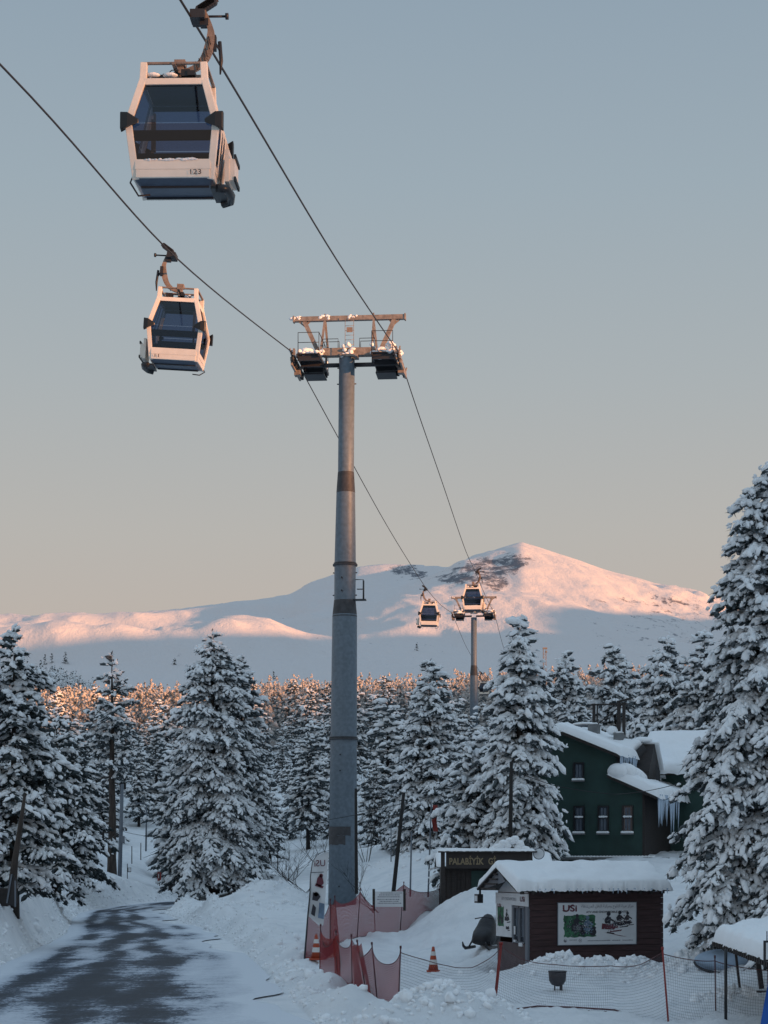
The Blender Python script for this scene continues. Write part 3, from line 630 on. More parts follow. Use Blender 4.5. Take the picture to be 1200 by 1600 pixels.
# ---- the distant wood: one mass
def wood(name, pts, seed, Hm, lvn=44, mats=None):
    r = np.random.default_rng(seed); n = len(pts); X = pts[:, 0]; Yy = pts[:, 1]; Z = pts[:, 2]; H = Hm * r.uniform(.55, 1.3, n)
    tt = r.random((n, lvn)) ** 1.25; az = r.uniform(0, 6.28, (n, lvn)); rad = (1 - tt) ** .75 * .23 * H[:, None] * np.sqrt(r.random((n, lvn))) ** .6
    C = np.stack([X[:, None] + rad * np.cos(az), Yy[:, None] + rad * np.sin(az), Z[:, None] + H[:, None] * (.12 + .86 * tt)], -1).reshape(-1, 3)
    D = np.stack([np.cos(az), np.sin(az), -.6 + 0 * az], -1).reshape(-1, 3); sz = (np.repeat(H, lvn) / 9.) * r.uniform(.7, 1.3, n * lvn) * (1.15 - .55 * tt.ravel())
    sn = r.random(n * lvn) < .74
    # octahedral snow pads and dark tufts
    ov = np.array([[1, 0, 0], [-1, 0, 0], [0, 1, 0], [0, -1, 0], [0, 0, 1], [0, 0, -1.]]); of = np.array([[0, 2, 4], [2, 1, 4], [1, 3, 4], [3, 0, 4], [2, 0, 5], [1, 2, 5], [3, 1, 5], [0, 3, 5]])
    ICO[0] = (ov, of); out = []
    V, T = lumps(C[sn], D[sn], .66 * sz[sn], .44 * sz[sn], .34 * sz[sn], r, 0, .30); out.append((V, T, 0))
    V, T = lumps(C[~sn], D[~sn], .70 * sz[~sn], .45 * sz[~sn], .34 * sz[~sn], r, 0, .35); out.append((V, T, 1))
    V, T = needles(C[::2], D[::2], .8 * sz[::2], 1, r, .10, .7); out.append((V, T, 1))
    # slim dark cores so each tree closes from the side
    off = 0; vs_ = []; ts_ = []; ms_ = []
    for V, T, m in out: vs_.append(V); ts_.append(T + off); ms_.append(np.full(len(T), m)); off += len(V)
    me = tri_mesh(name, np.concatenate(vs_), np.concatenate(ts_), np.concatenate(ms_)); return link(name, me, mats or [M['far_snow'], M['frost_far']])
pts = []
Yw = 335.
wr = np.random.default_rng(77)
while Yw < 1080:
    sp_ = 4.4 + max(0, Yw - 400) * .0052; n = int(.46 * Yw / sp_); X = (np.arange(n) / n - .5) * .46 * Yw + wr.uniform(-.5, .5, n) * sp_; Yq = Yw + wr.uniform(-.5, .5, n) * sp_ * 1.3
    pts.append(np.stack([X, Yq, ground_z(X, Yq)], 1)); Yw += sp_ * (1.25 + max(0, Yw - 400) / 450.)
pts = np.concatenate(pts)
w = wood('distant_forest', pts, 5, 9.0); tag(w, 'dense distant wood of snowy conifers below the mountain, its top rows sunlit orange', 'forest', kind='stuff')
# dark shaded knoll of trees at the foot of the mountain on the left
kn = []
for i in range(420):
    px = wr.uniform(-40, 150); Y = wr.uniform(1180, 1420); top = np.interp(px, [-40, 40, 70, 100, 125, 150], [1052, 1046, 1048, 1056, 1068, 1080]); f = (Y - 1180) / 240
    p = at(px, 1096 + (top + 6 - 1096) * f, Y); kn.append(p[:])
kn = np.array(kn)
kx = np.linspace(-190, 190, 40); ky = np.linspace(1100, 1500, 24); KX, KY = np.meshgrid(kx * 1.0 - 245, ky)
kpx = KX / KY * F + 600; ktop = np.interp(kpx, [-200, -40, 40, 70, 100, 125, 150, 190], [1062, 1056, 1050, 1052, 1060, 1072, 1085, 1120])
KZ = CH + (HZ - (1110 + (ktop - 1110) * np.clip((KY - 1100) / 320, 0, 1))) * KY / F; KZ = np.where(KY > 1420, KZ - (KY - 1420) * 1.2, KZ); KZ -= np.clip((kpx - 150) / 20, 0, 1) * 80
kg = link('hills', grid_mesh('hills', np.stack([KX, KY, KZ], -1)), M['snow'], smooth=True); tag(kg, kind='structure')
w2 = wood('wooded_knoll', kn, 6, 10.5, 26, [M['tree_snow'], M['needles_far']]); tag(w2, 'dark wooded knoll in shade at the foot of the mountain on the left', 'forest', kind='stuff')
# a few lone trees on the open slope
for (px, py, s) in ((72, 1036, 1.0), (83, 1035, .9), (101, 1036, 1.25), (275, 1038, .7), (651, 1002, .7), (430, 1062, .8)):
    Y = 1500 if py > 1030 else 2300; b = at(px, py, Y); k = int(np.argmin(np.abs(mpx - px))); col = PYm[:, k]; j = int(np.argmin(np.abs(col[MY[:, k] < 3200] - py)))
    b = Vector((XX[j, k], MY[j, k], MZ[j, k])); sc_ = b.y / 1500.
    V, T, Mi = crown_arrays(int(px), 7.5 * s * sc_, 1.8 * s * sc_, step=1.1 * sc_, nb=5, ps=2.6 * sc_, snow=.3, lv=1, nee=2)
    root = empty('conifer_tree', b, 0, {72: 'leftmost of three tiny dark conifers on the snow slope above the wooded knoll', 83: 'middle one of three tiny dark conifers on the snow slope above the wooded knoll', 101: 'rightmost and tallest of three tiny dark conifers above the wooded knoll', 275: 'tiny lone conifer on the open slope left of the road-bend spruce top', 651: 'tiny lone conifer on the slope below the small far cable car', 430: 'tiny lone conifer at the forest edge right of the road-bend spruce'}[px], 'tree', 'lone conifers on the open slope')
    trunk_mb(7 * s * sc_, .2 * sc_).build('trunk', M['bark_dark'], root); link('crown', tri_mesh('crown', V, T, Mi), [M['tree_snow'], M['needles_far'], M['needles_far']], root, smooth=True)

# ---- bare shrubs
def shrub(px, py, Y, H, n, seed, label, spread=.7, name='bare_shrub', z=None):
    rr = random.Random(seed); b = at(px, py, Y); b.z = gz(b.x, b.y) - .05 if z is None else z; m = MB()
    def grow(p, d, l, r_, dep):
        pts = [p]; q = Vector(p); dd = Vector(d)
        for i in range(4):
            dd = (dd + Vector((rr.uniform(-.22, .22), rr.uniform(-.22, .22), rr.uniform(-.10, .14)))).normalized(); q = q + dd * l / 4; pts.append(tuple(q))
        m.tube(pts, [r_ * (1 - .17 * i) for i in range(5)], 4, cap=False)
        if dep:
            for k in range(rr.randint(2, 4)):
                i = rr.randint(1, 4); grow(pts[i], (dd + Vector((rr.uniform(-.9, .9), rr.uniform(-.7, .7), rr.uniform(-.2, .6)))).normalized(), l * rr.uniform(.45, .7), r_ * .6, dep - 1)
    for i in range(n):
        a = rr.uniform(0, 6.28); grow((rr.uniform(-.2, .2), rr.uniform(-.2, .2), 0), Vector((math.cos(a) * spread, math.sin(a) * spread, 1)).normalized(), H * rr.uniform(.6, 1), .022, 3)
    o = m.build(name, M['bark_dark']); o.location = b; tag(o, label, 'shrub', 'bare shrubs around the near lift tower'); return o
shrub(478, 1372, 112, 2.6, 7, 1, 'tangled bare shrub left of the near lift tower', 1.0)
shrub(452, 1352, 125, 3.0, 6, 2, 'wispy bare shrub further left, behind the rough snow heap', 1.0)
shrub(572, 1340, 132, 5.4, 5, 3, 'tall bare shrub just right of the near lift tower', .5)
shrub(600, 1335, 138, 5.0, 5, 4, 'tall bare shrub left of the leaning wooden pole', .5)
shrub(590, 1385, 92, 2.2, 3, 5, 'thin bare twigs bending over the net by the tower', 1.4)
shrub(505, 1345, 128, 4.0, 5, 6, 'bare shrub half hidden behind the tower base', .7)

# ---- crumbs of snow thrown up by the plough
cr = np.random.default_rng(91); n = 5200
i_ = cr.integers(0, len(RS), n); sd = cr.choice([-1, 1], n); Yc_ = RS[i_, 0] + cr.uniform(-2, 2, n); off = RS[i_, 2] + .1 + np.abs(cr.normal(0, .9, n)); Xc_ = RS[i_, 1] + sd * off
h_ = cr.integers(0, len(HP), 2600); hp_ = np.array(HP)[h_]; Xc_ = np.concatenate([Xc_, hp_[:, 0] + cr.normal(0, .6, 2600) * hp_[:, 2]]); Yc_ = np.concatenate([Yc_, hp_[:, 1] + cr.normal(0, .6, 2600) * hp_[:, 3]])
ok = (Yc_ > 30) & (Yc_ < 165) & (road_dist(Xc_, Yc_) > .15); Xc_ = Xc_[ok]; Yc_ = Yc_[ok]
Cc_ = np.stack([Xc_, Yc_, ground_z(Xc_, Yc_) + .005], 1); s_ = cr.gamma(1.6, .028, len(Cc_)) + .015
V, T = lumps(Cc_, cr.normal(0, 1, Cc_.shape), s_, s_ * .8, s_ * .7, cr, 1, .22, 0)
o = link('snow_crumbs', tri_mesh('snow_crumbs', V, T), M['tree_snow'], smooth=True); tag(o, 'loose crumbs and clods of ploughed snow along the road edges and heaps', 'snow', kind='stuff')
# ------------------------------------------------------------------ cableway
LYAW = -math.atan(0.0895)
def xl(Y): return -4.8 + 0.0894 * (Y - 107)
def xr(Y): return 1.0 + 0.0900 * (Y - 107)
ZL = [(-70, 9), (-20, 14.6), (20, 20.0), (50, 23.95), (73, 26.15), (105, 31.0)], [(109, 30.95), (127, 31.15), (160, 31.6), (189, 32.4), (215, 33.4), (240, 35.0), (265.5, 37.25)], [(270.5, 37.3), (300, 37.2), (321, 37.6), (370, 38.9), (430, 42.5), (520, 51), (640, 68)]
ZR = [(-70, 8.5), (-20, 14.2), (20, 19.6), (44.3, 23.1), (75, 26.8), (105, 31.0)], [(109, 30.95), (120, 31.1), (144, 31.65), (180, 32.4), (204, 33.7), (235, 35.2), (265.5, 37.2)], [(270.5, 37.3), (300, 37.3), (340, 38.2), (430, 42.5), (520, 51), (640, 68)]
def rope(name, zs, fx, label):
    m = MB(); pts = []
    for span in zs:
        s = _spline([(a, b, 0) for a, b in span], 10); pts += [(fx(p[0]), p[0], p[1]) for p in s]
    m.tube(pts, .030, 8); o = m.build(name, M['rope']); tag(o, label, 'cable', 'haul ropes of the cableway'); return o
rope('haul_rope', ZL, xl, 'dark steel haul rope on the left, carrying the second and lower cable cars')
rope('haul_rope', ZR, xr, 'dark steel haul rope on the right, carrying the topmost, nearest cable car')
def rz_(zs, Y):
    a = [p for s in zs for p in s]; return float(np.interp(Y, [p[0] for p in a], [p[1] for p in a]))

SEC = [(0.19, .84, .40), (.30, .96, .78), (1.48, 1.08, .96), (2.56, .78, .75)]
def hxy(z):
    a = np.array(SEC); return float(np.interp(z, a[:, 0], a[:, 1])), float(np.interp(z, a[:, 0], a[:, 2]))
ZB = -4.28; XC = -.30
def cable_car(label, num, numpos, snowseed=1, rack_snow=True, riders=False):
    rr = random.Random(snowseed); root = empty('cable_car', (0, 0, 0), 0, label, 'cable car', 'cable cars of the lift')
    o3 = lambda x, y, z: Vector((XC + x, y, ZB + z))
    fr_ = MB(); W = .165
    for sx in (-1, 1):
        for sy in (-1, 1):
            pts = [o3(sx * (hxy(z)[0] - .06), sy * (hxy(z)[1] - .04), z) for z in (.28, 1.48, 2.56, 2.92)]
            pts[3].x = XC + sx * (.70); pts[3].y = sy * .72
            for a, b in zip(pts[:-1], pts[1:]):
                e = (b - a).normalized() * .03; fr_.bar(a - e, b + e, W, .12, up=(0, 1, 0))
    for sy in (-1, 1):
        for z, w, t in ((2.50, .15, .10), (.36, .20, .08), (.56, .24, .05)):
            hx, hy = hxy(z); fr_.bar(o3(-hx + .10, sy * (hy - .035), z), o3(hx - .10, sy * (hy - .035), z), t, w, up=(0, 0, 1))
    for sx in (-1, 1):
        for z, w in ((2.50, .15), (.36, .20), (.54, .20)):
            hx, hy = hxy(z); fr_.bar(o3(sx * (hx - .045), -hy + .10, z), o3(sx * (hx - .045), hy - .10, z), .06, w, up=(0, 0, 1))
    fr_.build('frame', M['cabin'], root, bevel=.018)
    # tinted panes, one child each
    def pane(name, c4, mt=M['cabin_glass']):
        m = MB(); m.poly(c4); return m.build(name, mt, root)
    for sy in (-1, 1):
        for z0, z1 in ((.66, 1.47), (1.49, 2.44)):
            (a, b), (c, d) = hxy(z0), hxy(z1); pane('window', [o3(-a + .12, sy * (b - .05), z0), o3(a - .12, sy * (b - .05), z0), o3(c - .12, sy * (d - .05), z1), o3(-c + .12, sy * (d - .05), z1)])
    for sx in (-1, 1):
        for z0, z1 in ((.64, 1.47), (1.49, 2.44)):
            (a, b), (c, d) = hxy(z0), hxy(z1); pane('window', [o3(sx * (a - .05), -b + .12, z0), o3(sx * (a - .05), b - .12, z0), o3(sx * (c - .05), d - .12, z1), o3(sx * (c - .05), -d + .12, z1)])
        # door lines: pale curved rails on the side
    for sx in (-1, 1):
        dl = MB()
        if sx < 0: continue
        for yy in (-.42, -.02, .02, .42):
            pts = [o3(sx * (hxy(z)[0] + .0), yy * (hxy(z)[1] / 1.1), z) for z in (.45, .9, 1.3, 1.5, 1.8, 2.2, 2.58)]
            dl.tube(pts, .022 if abs(yy) > .1 else .014, 5)
        dl.build('door_frame', M['cabin'], root)
    sk = MB(); P = []
    for z in (.19, .23, .29): hx, hy = hxy(z); P += [o3(sx * hx, sy * hy, z) for sx, sy in ((-1, -1), (1, -1), (1, 1), (-1, 1))]
    fs = [(0, 3, 2, 1), (8, 9, 10, 11)] + [(k * 4 + i, k * 4 + (i + 1) % 4, (k + 1) * 4 + (i + 1) % 4, (k + 1) * 4 + i) for k in (0, 1) for i in range(4)]
    sk._add(P, fs); sk.build('underbody', M['skirt'], root, bevel=.04)
    bl = MB()
    for sy in (-1, 1):
        bl.bar(o3(-.80, sy * .38, .17), o3(.80, sy * .38, .17), .05, .04)
    bl.tube([o3(-.95, -.70, .30), o3(-1.02, -.62, .20), o3(-.88, -.30, -.0), o3(-.60, -.30, .02)], .022, 6)
    bl.build('guard_rail', M['dsteel'], root)
    for sx in (-1, 1):
        for sy in (-1, 1):
            m = MB(); m._add([o3(sx * 1.20, sy * .86, 1.27), o3(sx * 1.20, sy * .86, 1.73), o3(sx * 1.20, sy * 1.05, 1.70), o3(sx * 1.20, sy * 1.05, 1.30), o3(sx * 1.02, sy * 1.10, 1.68), o3(sx * 1.02, sy * 1.10, 1.32), o3(sx * .76, sy * 1.02, 1.54), o3(sx * .76, sy * 1.02, 1.44), o3(sx * .80, sy * .9, 1.5)], [(0, 1, 2, 3), (3, 2, 4, 5), (5, 4, 6, 7), (1, 8, 6, 4, 2), (0, 3, 5, 7, 8), (0, 8, 1), (6, 8, 7)])
            m.build('bumper', M['black'], root, bevel=.03)
    for sy in (-1, 1):
        m = MB(); m.box(o3(0, sy * .52, .80), (1.70, .42, .09)); m.box(o3(0, sy * .52, .55), (1.5, .10, .42))
        m.bar(o3(0, sy * .93, .84), o3(0, sy * 1.02, 1.36), .9 * 2, .07, up=(1, 0, 0)) if False else m.box(o3(0, sy * .82, 1.22), (1.90, .06, .24))
        m.build('bench', M['seat'], root, bevel=.02)
    m = MB(); m.box(o3(0, 0, .33), (1.74, 1.4, .05)); m.build('floor', M['dsteel'], root)
    m = MB(); m.box(o3(0, 0, 2.52), (1.40, 1.36, .05)); m.box(o3(0, -.66, 2.40), (1.44, .04, .10)); m.box(o3(0, .66, 2.40), (1.44, .04, .10)); m.build('ceiling', M['black'], root)
    m = MB(); m.box(o3(-.62, .35, 1.72), (.05, .10, .9)); m.box(o3(-.70, .55, 1.5), (.05, .14, 1.2)); m.build('door_post', M['cable_arm'], root)
    # roof rack and gear
    rk = MB(); z = 2.93
    loop = [o3(-.74, -.73, z), o3(.74, -.73, z), o3(.74, .73, z), o3(-.74, .73, z), o3(-.74, -.73, z)]
    for a, b in zip(loop[:-1], loop[1:]): rk.bar(a, b, .075, .05)
    rk.bar(o3(-.66, 0, z - .02), o3(.66, 0, z - .02), .10, .06); rk.bar(o3(0, -.80, z - .02), o3(0, .80, z - .02), .09, .06)
    rk.bar(o3(.04, 0, 2.62), o3(.04, 0, 3.22), .16, .16); rk.box(o3(.04, 0, 3.20), (.26, .28, .14))
    rk.build('roof_rack', M['cable_arm'], root, bevel=.008)
    ge = MB()
    for i in range(9): ge.box(o3(rr.uniform(-.5, .5), rr.uniform(-.6, .5), 2.72 + rr.uniform(0, .05)), (rr.uniform(.08, .26), rr.uniform(.1, .3), rr.uniform(.08, .16)))
    for i in range(5):
        a = o3(rr.uniform(-.55, .1), rr.uniform(-.7, 0), 2.74); b = o3(rr.uniform(.1, .6), rr.uniform(-.7, .3), 2.80); ge.tube([a, (a + b) / 2 + Vector((0, 0, rr.uniform(.02, .12))), b], .012, 5)
    ge.build('roof_gear', M['dsteel'], root)
    sn = MB()
    for i in range(10): sn.blob(o3(rr.uniform(-.52, .5), rr.uniform(-.66, .6), 2.70), (rr.uniform(.08, .20), rr.uniform(.08, .2), rr.uniform(.04, .09)), lv=2)
    sn.build('snow', M['tree_snow'], root); sn = MB()
    if num: # crust of frozen snow along the lower front ledge
        for i in range(16): sn.blob(o3(-.62 + i * .078 + rr.uniform(-.02, .02), -(hxy(.66)[1] - .01), .665 + rr.uniform(-.01, .015)), (rr.uniform(.04, .09), .02, rr.uniform(.012, .045)), lv=1)
        sn.build('frozen_crust', M['tree_snow'], root)
    # hanger arm, bowed to the outer side
    h = MB(); A = [(.04, 3.24), (.22, 3.26), (.44, 3.36), (.62, 3.56), (.72, 3.84), (.76, 4.10), (.74, 4.28), (.66, 4.50), (.56, 4.72)]
    pts = _spline([(a, b, 0) for a, b in A], 5); n = len(pts)
    for i in range(n - 1):
        w = .11 + .10 * math.exp(-((i / n - .45) / .22) ** 2); h.bar(o3(pts[i][0], 0, pts[i][1] - .25), o3(pts[i + 1][0], 0, pts[i + 1][1] - .25), .12, w, up=(0, 1, 0)) if False else h.bar(o3(pts[i][0], 0, pts[i][1] - .22), o3(pts[i + 1][0] * 1.0, 0, pts[i + 1][1] - .22), w, .11, up=(0, 1, 0))
    h.build('hanger_arm', M['cable_arm'], root)
    g2 = MB(); g2.bar(o3(.74, .02, 3.9), o3(.96, .02, 3.55), .05); g2.tube([o3(.96, .05, 3.75), o3(1.0, .05, 3.3), o3(.98, .05, 2.98)], [.05, .05, .02], 6); g2.box(o3(.82, .06, 3.72), (.12, .16, .34))
    for i in range(6): q = pts[int(n * (.25 + .06 * i))]; g2.tube([o3(q[0] - .03, -.08, q[1] - .12), o3(q[0] + .02, -.09, q[1] - .32)], .014, 5)
    g2.build('damper', M['dsteel'], root)
    gr = MB(); gr.box((.16, 0, .02), (.34, .55, .20)); gr.box((.05, 0, 0), (.14, .34, .14)); gr.box((.30, .02, -.10), (.20, .22, .16))
    for i in range(7): gr.tube([(.18 + .055 * i, -.10, .20 + .035 * i), (.18 + .055 * i, .10, .20 + .035 * i)], .09, 10)
    gr.tube([(.12, .02, .12), (.62, .02, .44)], .03, 6); gr.tube([(.30, 0, .05), (.82, 0, .05)], .028, 6); gr.tube([(.80, 0, .05), (.87, 0, .05)], .075, 12)
    gr.build('grip', M['dsteel'], root)
    # ski rack and step on the door side
    r_ = MB(); bx = 1.20
    r_.box(o3(bx, .10, .70), (.10, .80, .75)); r_.box(o3(bx + .10, .10, .62), (.16, .70, .50), 0)
    for i in range(9):
        yy = -.26 + i * .09; r_.box(o3(bx + .19, yy, .92), (.05, .035, .10), 1); r_.box(o3(bx + .19, yy, .40), (.05, .035, .10), 1)
    r_.build('ski_rack', [M['cabin'], M['black']], root)
    st = MB(); st.tube([o3(1.00, -.55, .08), o3(1.20, -.45, .10), o3(1.27, 0, .10), o3(1.20, .45, .10), o3(1.00, .55, .08)], .10, 8); st.box(o3(1.02, 0, .12), (.34, 1.0, .06)); st.build('step', M['black'], root)
    if num:
        a, b = hxy(.32), hxy(.48); p0 = o3(numpos, -a[1] - .048, .315); up = Vector((0, -(b[1] - a[1]), .16))
        text_obj('number', num, .085 * len(num), .11, frame_mat(p0, (1, 0, 0), up), M['ink'], root, bold=.004)
    return root
def place(c, Y, zs, fx, flip, roll):
    c.location = (fx(Y), Y, rz_(zs, Y)); c.rotation_mode = 'YXZ'; c.rotation_euler = (0, math.radians(roll), LYAW + (math.pi if flip else 0)); return c
c1 = cable_car('nearest cable car, numbered 123, hanging at the top left of the sky', '123', .42, 1); place(c1, 45.4, ZR, xr, False, 0.5); c1.rotation_euler.z += math.radians(2.5)
c2 = cable_car('second cable car, tilted, on the left rope in the sky left of the tower head', '11', -.72, 2); place(c2, 72.7, ZL, xl, True, -4.0); c2.scale = (.97, 1, 1.01); c2.rotation_euler.z += math.radians(2)
for ch in list(c2.children):      # the number faces the viewer on the turned-round car as well
    if ch.name.startswith('number'): ch.rotation_euler = (0, 0, math.pi); ch.location = (2 * XC, 0, 0)
km = kids_map()
def dup_car(label, Y, zs, fx, flip, roll):
    c = copy_tree(c1, {k: [o for o in v if not o.name.startswith('number')] for k, v in km.items()}); c['label'] = label; return place(c, Y, zs, fx, flip, roll)
dup_car('small far cable car on the left rope, left of the far lift tower', 215, ZL, xl, True, -1.5)
dup_car('small far cable car hanging in front of the head of the far lift tower', 204, ZR, xr, False, 0)
dup_car('tiniest cable car, low behind the foot of the far lift tower among the treetops', 372, ZL, lambda Y: xl(Y) + .2, True, 0)

def lift_tower(label, x, Y, zb, zr, prof, bands, lean=0.0, detail=True):
    """prof: list of (height above base, radius); the head sits so that the ropes run at height zr"""
    root = empty('lift_tower', (x, Y, zb), LYAW, label, 'lift tower', 'lift towers of the cableway')
    top = zr - zb; lx = lambda z: lean * z / top
    m = MB(); m.tube([(lx(z), 0, z) for z, r in prof], [r for z, r in prof], 40, cap=True)
    for z, r in ((p, q) for p, q in prof if 0): pass
    m.build('pole', M['galv'], root)
    for (z0, r0, z1, r1) in bands:
        b = MB(); b.tube([(lx(z0), 0, z0), (lx(z1), 0, z1)], [r0 + .006, r1 + .006], 40, cap=False); b.build('painted_band', M['band'], root)
    fl = MB()
    for z, r in prof:
        if (z, r) in FL: fl.tube([(lx(z), 0, z - .05), (lx(z), 0, z + .05)], r + .09, 40); fl.tube([(lx(z), 0, z + .055), (lx(z), 0, z + .12)], r + .04, 40)
    if fl.v: fl.build('flange', M['band'], root)
    lx_ = lx(top)
    hd = MB(); hd.box((0, 0, top + .55), (2.9, .55, .42)); hd.box((0, 0, top + .30), (1.0, .9, .14))
    for sx in (-1, 1):
        hd.box((sx * 2.15, 0, top + .50), (1.5, .40, .30))
    hd.build('crossarm', M['steel'], root, bevel=.015)
    lo = MB()
    for sx in (-1, 1): lo.tube([(sx * .3, 0, top - .15), (sx * 2.5, 0, top - .15)], .12, 10); lo.bar((sx * 1.3, 0, top + .3), (sx * 1.3, 0, top - .2), .1)
    lo.build('lower_strut', M['dsteel'], root)
    ga = MB(); zg = top + 2.45; ga.box((0, 0, zg), (6.3, .30, .26)); ga.box((-3.12, 0, zg), (.08, .4, .34)); ga.box((3.12, 0, zg), (.08, .4, .34)); ga.build('gantry_beam', M['steel'], root, bevel=.01)
    vs_ = MB()
    for sx in (-1, 1):
        vs_.bar((sx * 2.52, 0, zg - .12), (sx * 1.72, 0, top + .55), .24, .20, up=(0, 1, 0)); vs_.bar((sx * 2.85, 0, zg - .1), (sx * 2.45, 0, zg - .42), .08); vs_.bar((sx * 2.2, 0, zg - .1), (sx * 2.5, 0, zg - .4), .08)
        vs_.bar((sx * 1.36, -.1, zg - .1), (sx * 1.58, -.35, top + .5), .12); vs_.bar((sx * 1.36, .1, zg - .1), (sx * 1.22, .35, top + .5), .12)
        vs_.bar((sx * 1.36, -.1, zg + .25), (sx * 1.36, .1, zg - .1), .08); vs_.bar((sx * 2.3, .2, zg - .5), (sx * 1.9, .2, top + 1.1), .05)
    vs_.build('gantry_strut', M['steel'], root)
    for sx in (-1, 1):
        p = MB(); [p.box((sx * 2.05, -2.06 + i_ * .165, top - .02), (1.25, .10, .05)) for i_ in range(26)]; p.box((sx * 1.45, 0, top - .10), (.10, 4.3, .16)); p.box((sx * 2.65, 0, top - .10), (.10, 4.3, .16))
        for yy in (-1.9, -.6, .6, 1.9): p.box((sx * 2.05, yy, top - .22), (1.2, .10, .26))
        p.box((sx * 2.0, .9, top - .55), (1.1, 1.5, .07)); [p.bar((sx * q_, w_, top - .1), (sx * q_, w_, top - .58), .05) for q_ in (1.5, 2.5) for w_ in (.2, 1.6)]
        p.build('catwalk', M['dsteel'], root)
        r = MB()
        for yy in (-2.1, 2.1):
            r.tube([(sx * 2.6, yy, top), (sx * 2.6, yy, top + 1.15), (sx * 1.45, yy, top + 1.15), (sx * 1.45, yy, top)], .025, 5); r.tube([(sx * 2.6, yy, top + .6), (sx * 1.45, yy, top + .6)], .02, 5)
        r.tube([(sx * 1.45, -2.1, top + 1.15), (sx * 1.45, 2.1, top + 1.15)], .022, 5)
        for yy in (-.3, .3):
            r.tube([(sx * .6, yy, top + .76), (sx * .6, yy, top + 1.25), (sx * 1.45, yy, top + 1.25), (sx * 1.45, yy, top + .76)], .022, 5)
        r.build('railing', M['dsteel'], root)
        xs = sx * 2.90; s = MB(); n = 10
        for i in range(5): s.box((xs + sx * .10, -1.76 + i * .88, -.26 + top), (.08, .62, .20))
        s.box((xs + sx * .10, 0, top - .44), (.10, 3.6, .20)); s.box((xs + sx * .0, 0, top - .55), (.34, .5, .3)); s.bar((xs, 0, top - .5), (sx * 2.2, 0, top + .35), .16)
        for e in (-1, 1): s.bar((xs, e * 2.0, top - .3), (xs + sx * .12, e * 2.35, top + .22), .07); s.box((xs - sx * .1, e * 2.2, top + .05), (.10, .3, .36))
        s.build('sheave_beam', M['steel'], root)
        for i in range(n):
            y = -1.98 + i * .44; w = MB(); w.tube([(xs - .06, y, top - .235), (xs + .06, y, top - .235)], .20, 12); w.tube([(xs - .08, y, top - .235), (xs + .08, y, top - .235)], .06, 8); w.build('sheave', M['rubber'], root)
    la = MB(); yy = -.35
    for xx in (-.20, .28): la.tube([(xx, yy, top + .8), (xx, yy, zg)], .016, 5)
    for i in range(6): la.tube([(-.20, yy, top + .9 + i * .26), (.28, yy, top + .9 + i * .26)], .014, 5)
    la.build('ladder', M['steel'], root)
    pl_ = MB(); pl_.box((.05, -.36, top + 1.72), (.34, .02, .28)); pl_.build('number_plate', M['cable_arm'], root)
    rr = random.Random(int(Y)); sn = MB()
    def done(): 
        sn.build('snow', M['tree_snow'], root); return MB()
    for sx in (-1, 1):
        for i in range(26): sn.blob((sx * rr.uniform(1.4, 2.7), rr.uniform(-2.1, -.3) if i < 18 else rr.uniform(-.3, 2), top + rr.uniform(.04, .55) * (1 if i % 3 else .3)), (rr.uniform(.12, .28), rr.uniform(.12, .28), rr.uniform(.07, .17)), lv=2)
        sn = done()
        for i in range(7): sn.blob((sx * 2.95 + rr.uniform(-.1, .1), rr.uniform(-2.2, -.9), top + .05 + rr.uniform(0, .15)), (.10, .14, .08), lv=2)
        sn = done()
    for i in range(12): sn.blob((rr.uniform(-.35, .35), -.3 + rr.uniform(-.08, .05), top + rr.uniform(.25, 1.05)), (rr.uniform(.08, .18), .12, rr.uniform(.07, .15)), lv=2)
    sn = done()
    for cx in (-3.0, -1.4, 0.1):
        for i in range(6): sn.blob((cx + rr.uniform(-.30, .30), -.05, zg + rr.uniform(-.02, .14)), (rr.uniform(.08, .18), .14, rr.uniform(.06, .11)), lv=2)
        sn = done()
    return root
zt = lambda y: CH + (HZ - y) * 107 / F - .60
FL = [(zt(883), .60), (zt(1155), .74)]
PR1 = [(-.8, .80), (zt(1155), .74), (zt(962), .69), (zt(940), .595), (zt(883), .60), (zt(768), .52), (zt(740), .445), (zt(560), .44)]
t1 = lift_tower('tall near lift tower, a grey steel column standing in the middle of the photo', -1.93, 107, .60, 31.0, PR1, [(zt(964), .69, zt(938), .597), (zt(770), .52, zt(738), .447)])
t1.rotation_mode = 'XYZ'
for ch in t1.children:     # column leans very slightly under its head
    if ch.name.split('.')[0] in ('pole', 'painted_band', 'flange'):
        me = ch.data
        for v in me.vertices: v.co.x += -.14 - (30.4 - v.co.z) * .0085
m = MB(); c0 = -.14 - (30.4 - zt(925)) * .0085
m.box((c0 + .82, -.1, zt(938)), (.75, .5, .06)); m.tube([(c0 + 1.05, -.3, zt(938)), (c0 + 1.05, -.3, zt(907)), (c0 + .62, -.3, zt(907))], .03, 5); m.tube([(c0 + 1.05, .1, zt(938)), (c0 + 1.05, .1, zt(907))], .03, 5); m.tube([(c0 + .7, -.3, zt(922)), (c0 + 1.05, -.3, zt(922))], .03, 5)
m.build('service_platform', M['dsteel'], t1)
m = MB(); c0 = -.14 - (30.4 - zt(1305)) * .0085; n = 20; a0, a1 = math.radians(185), math.radians(318)
rr = random.Random(4)
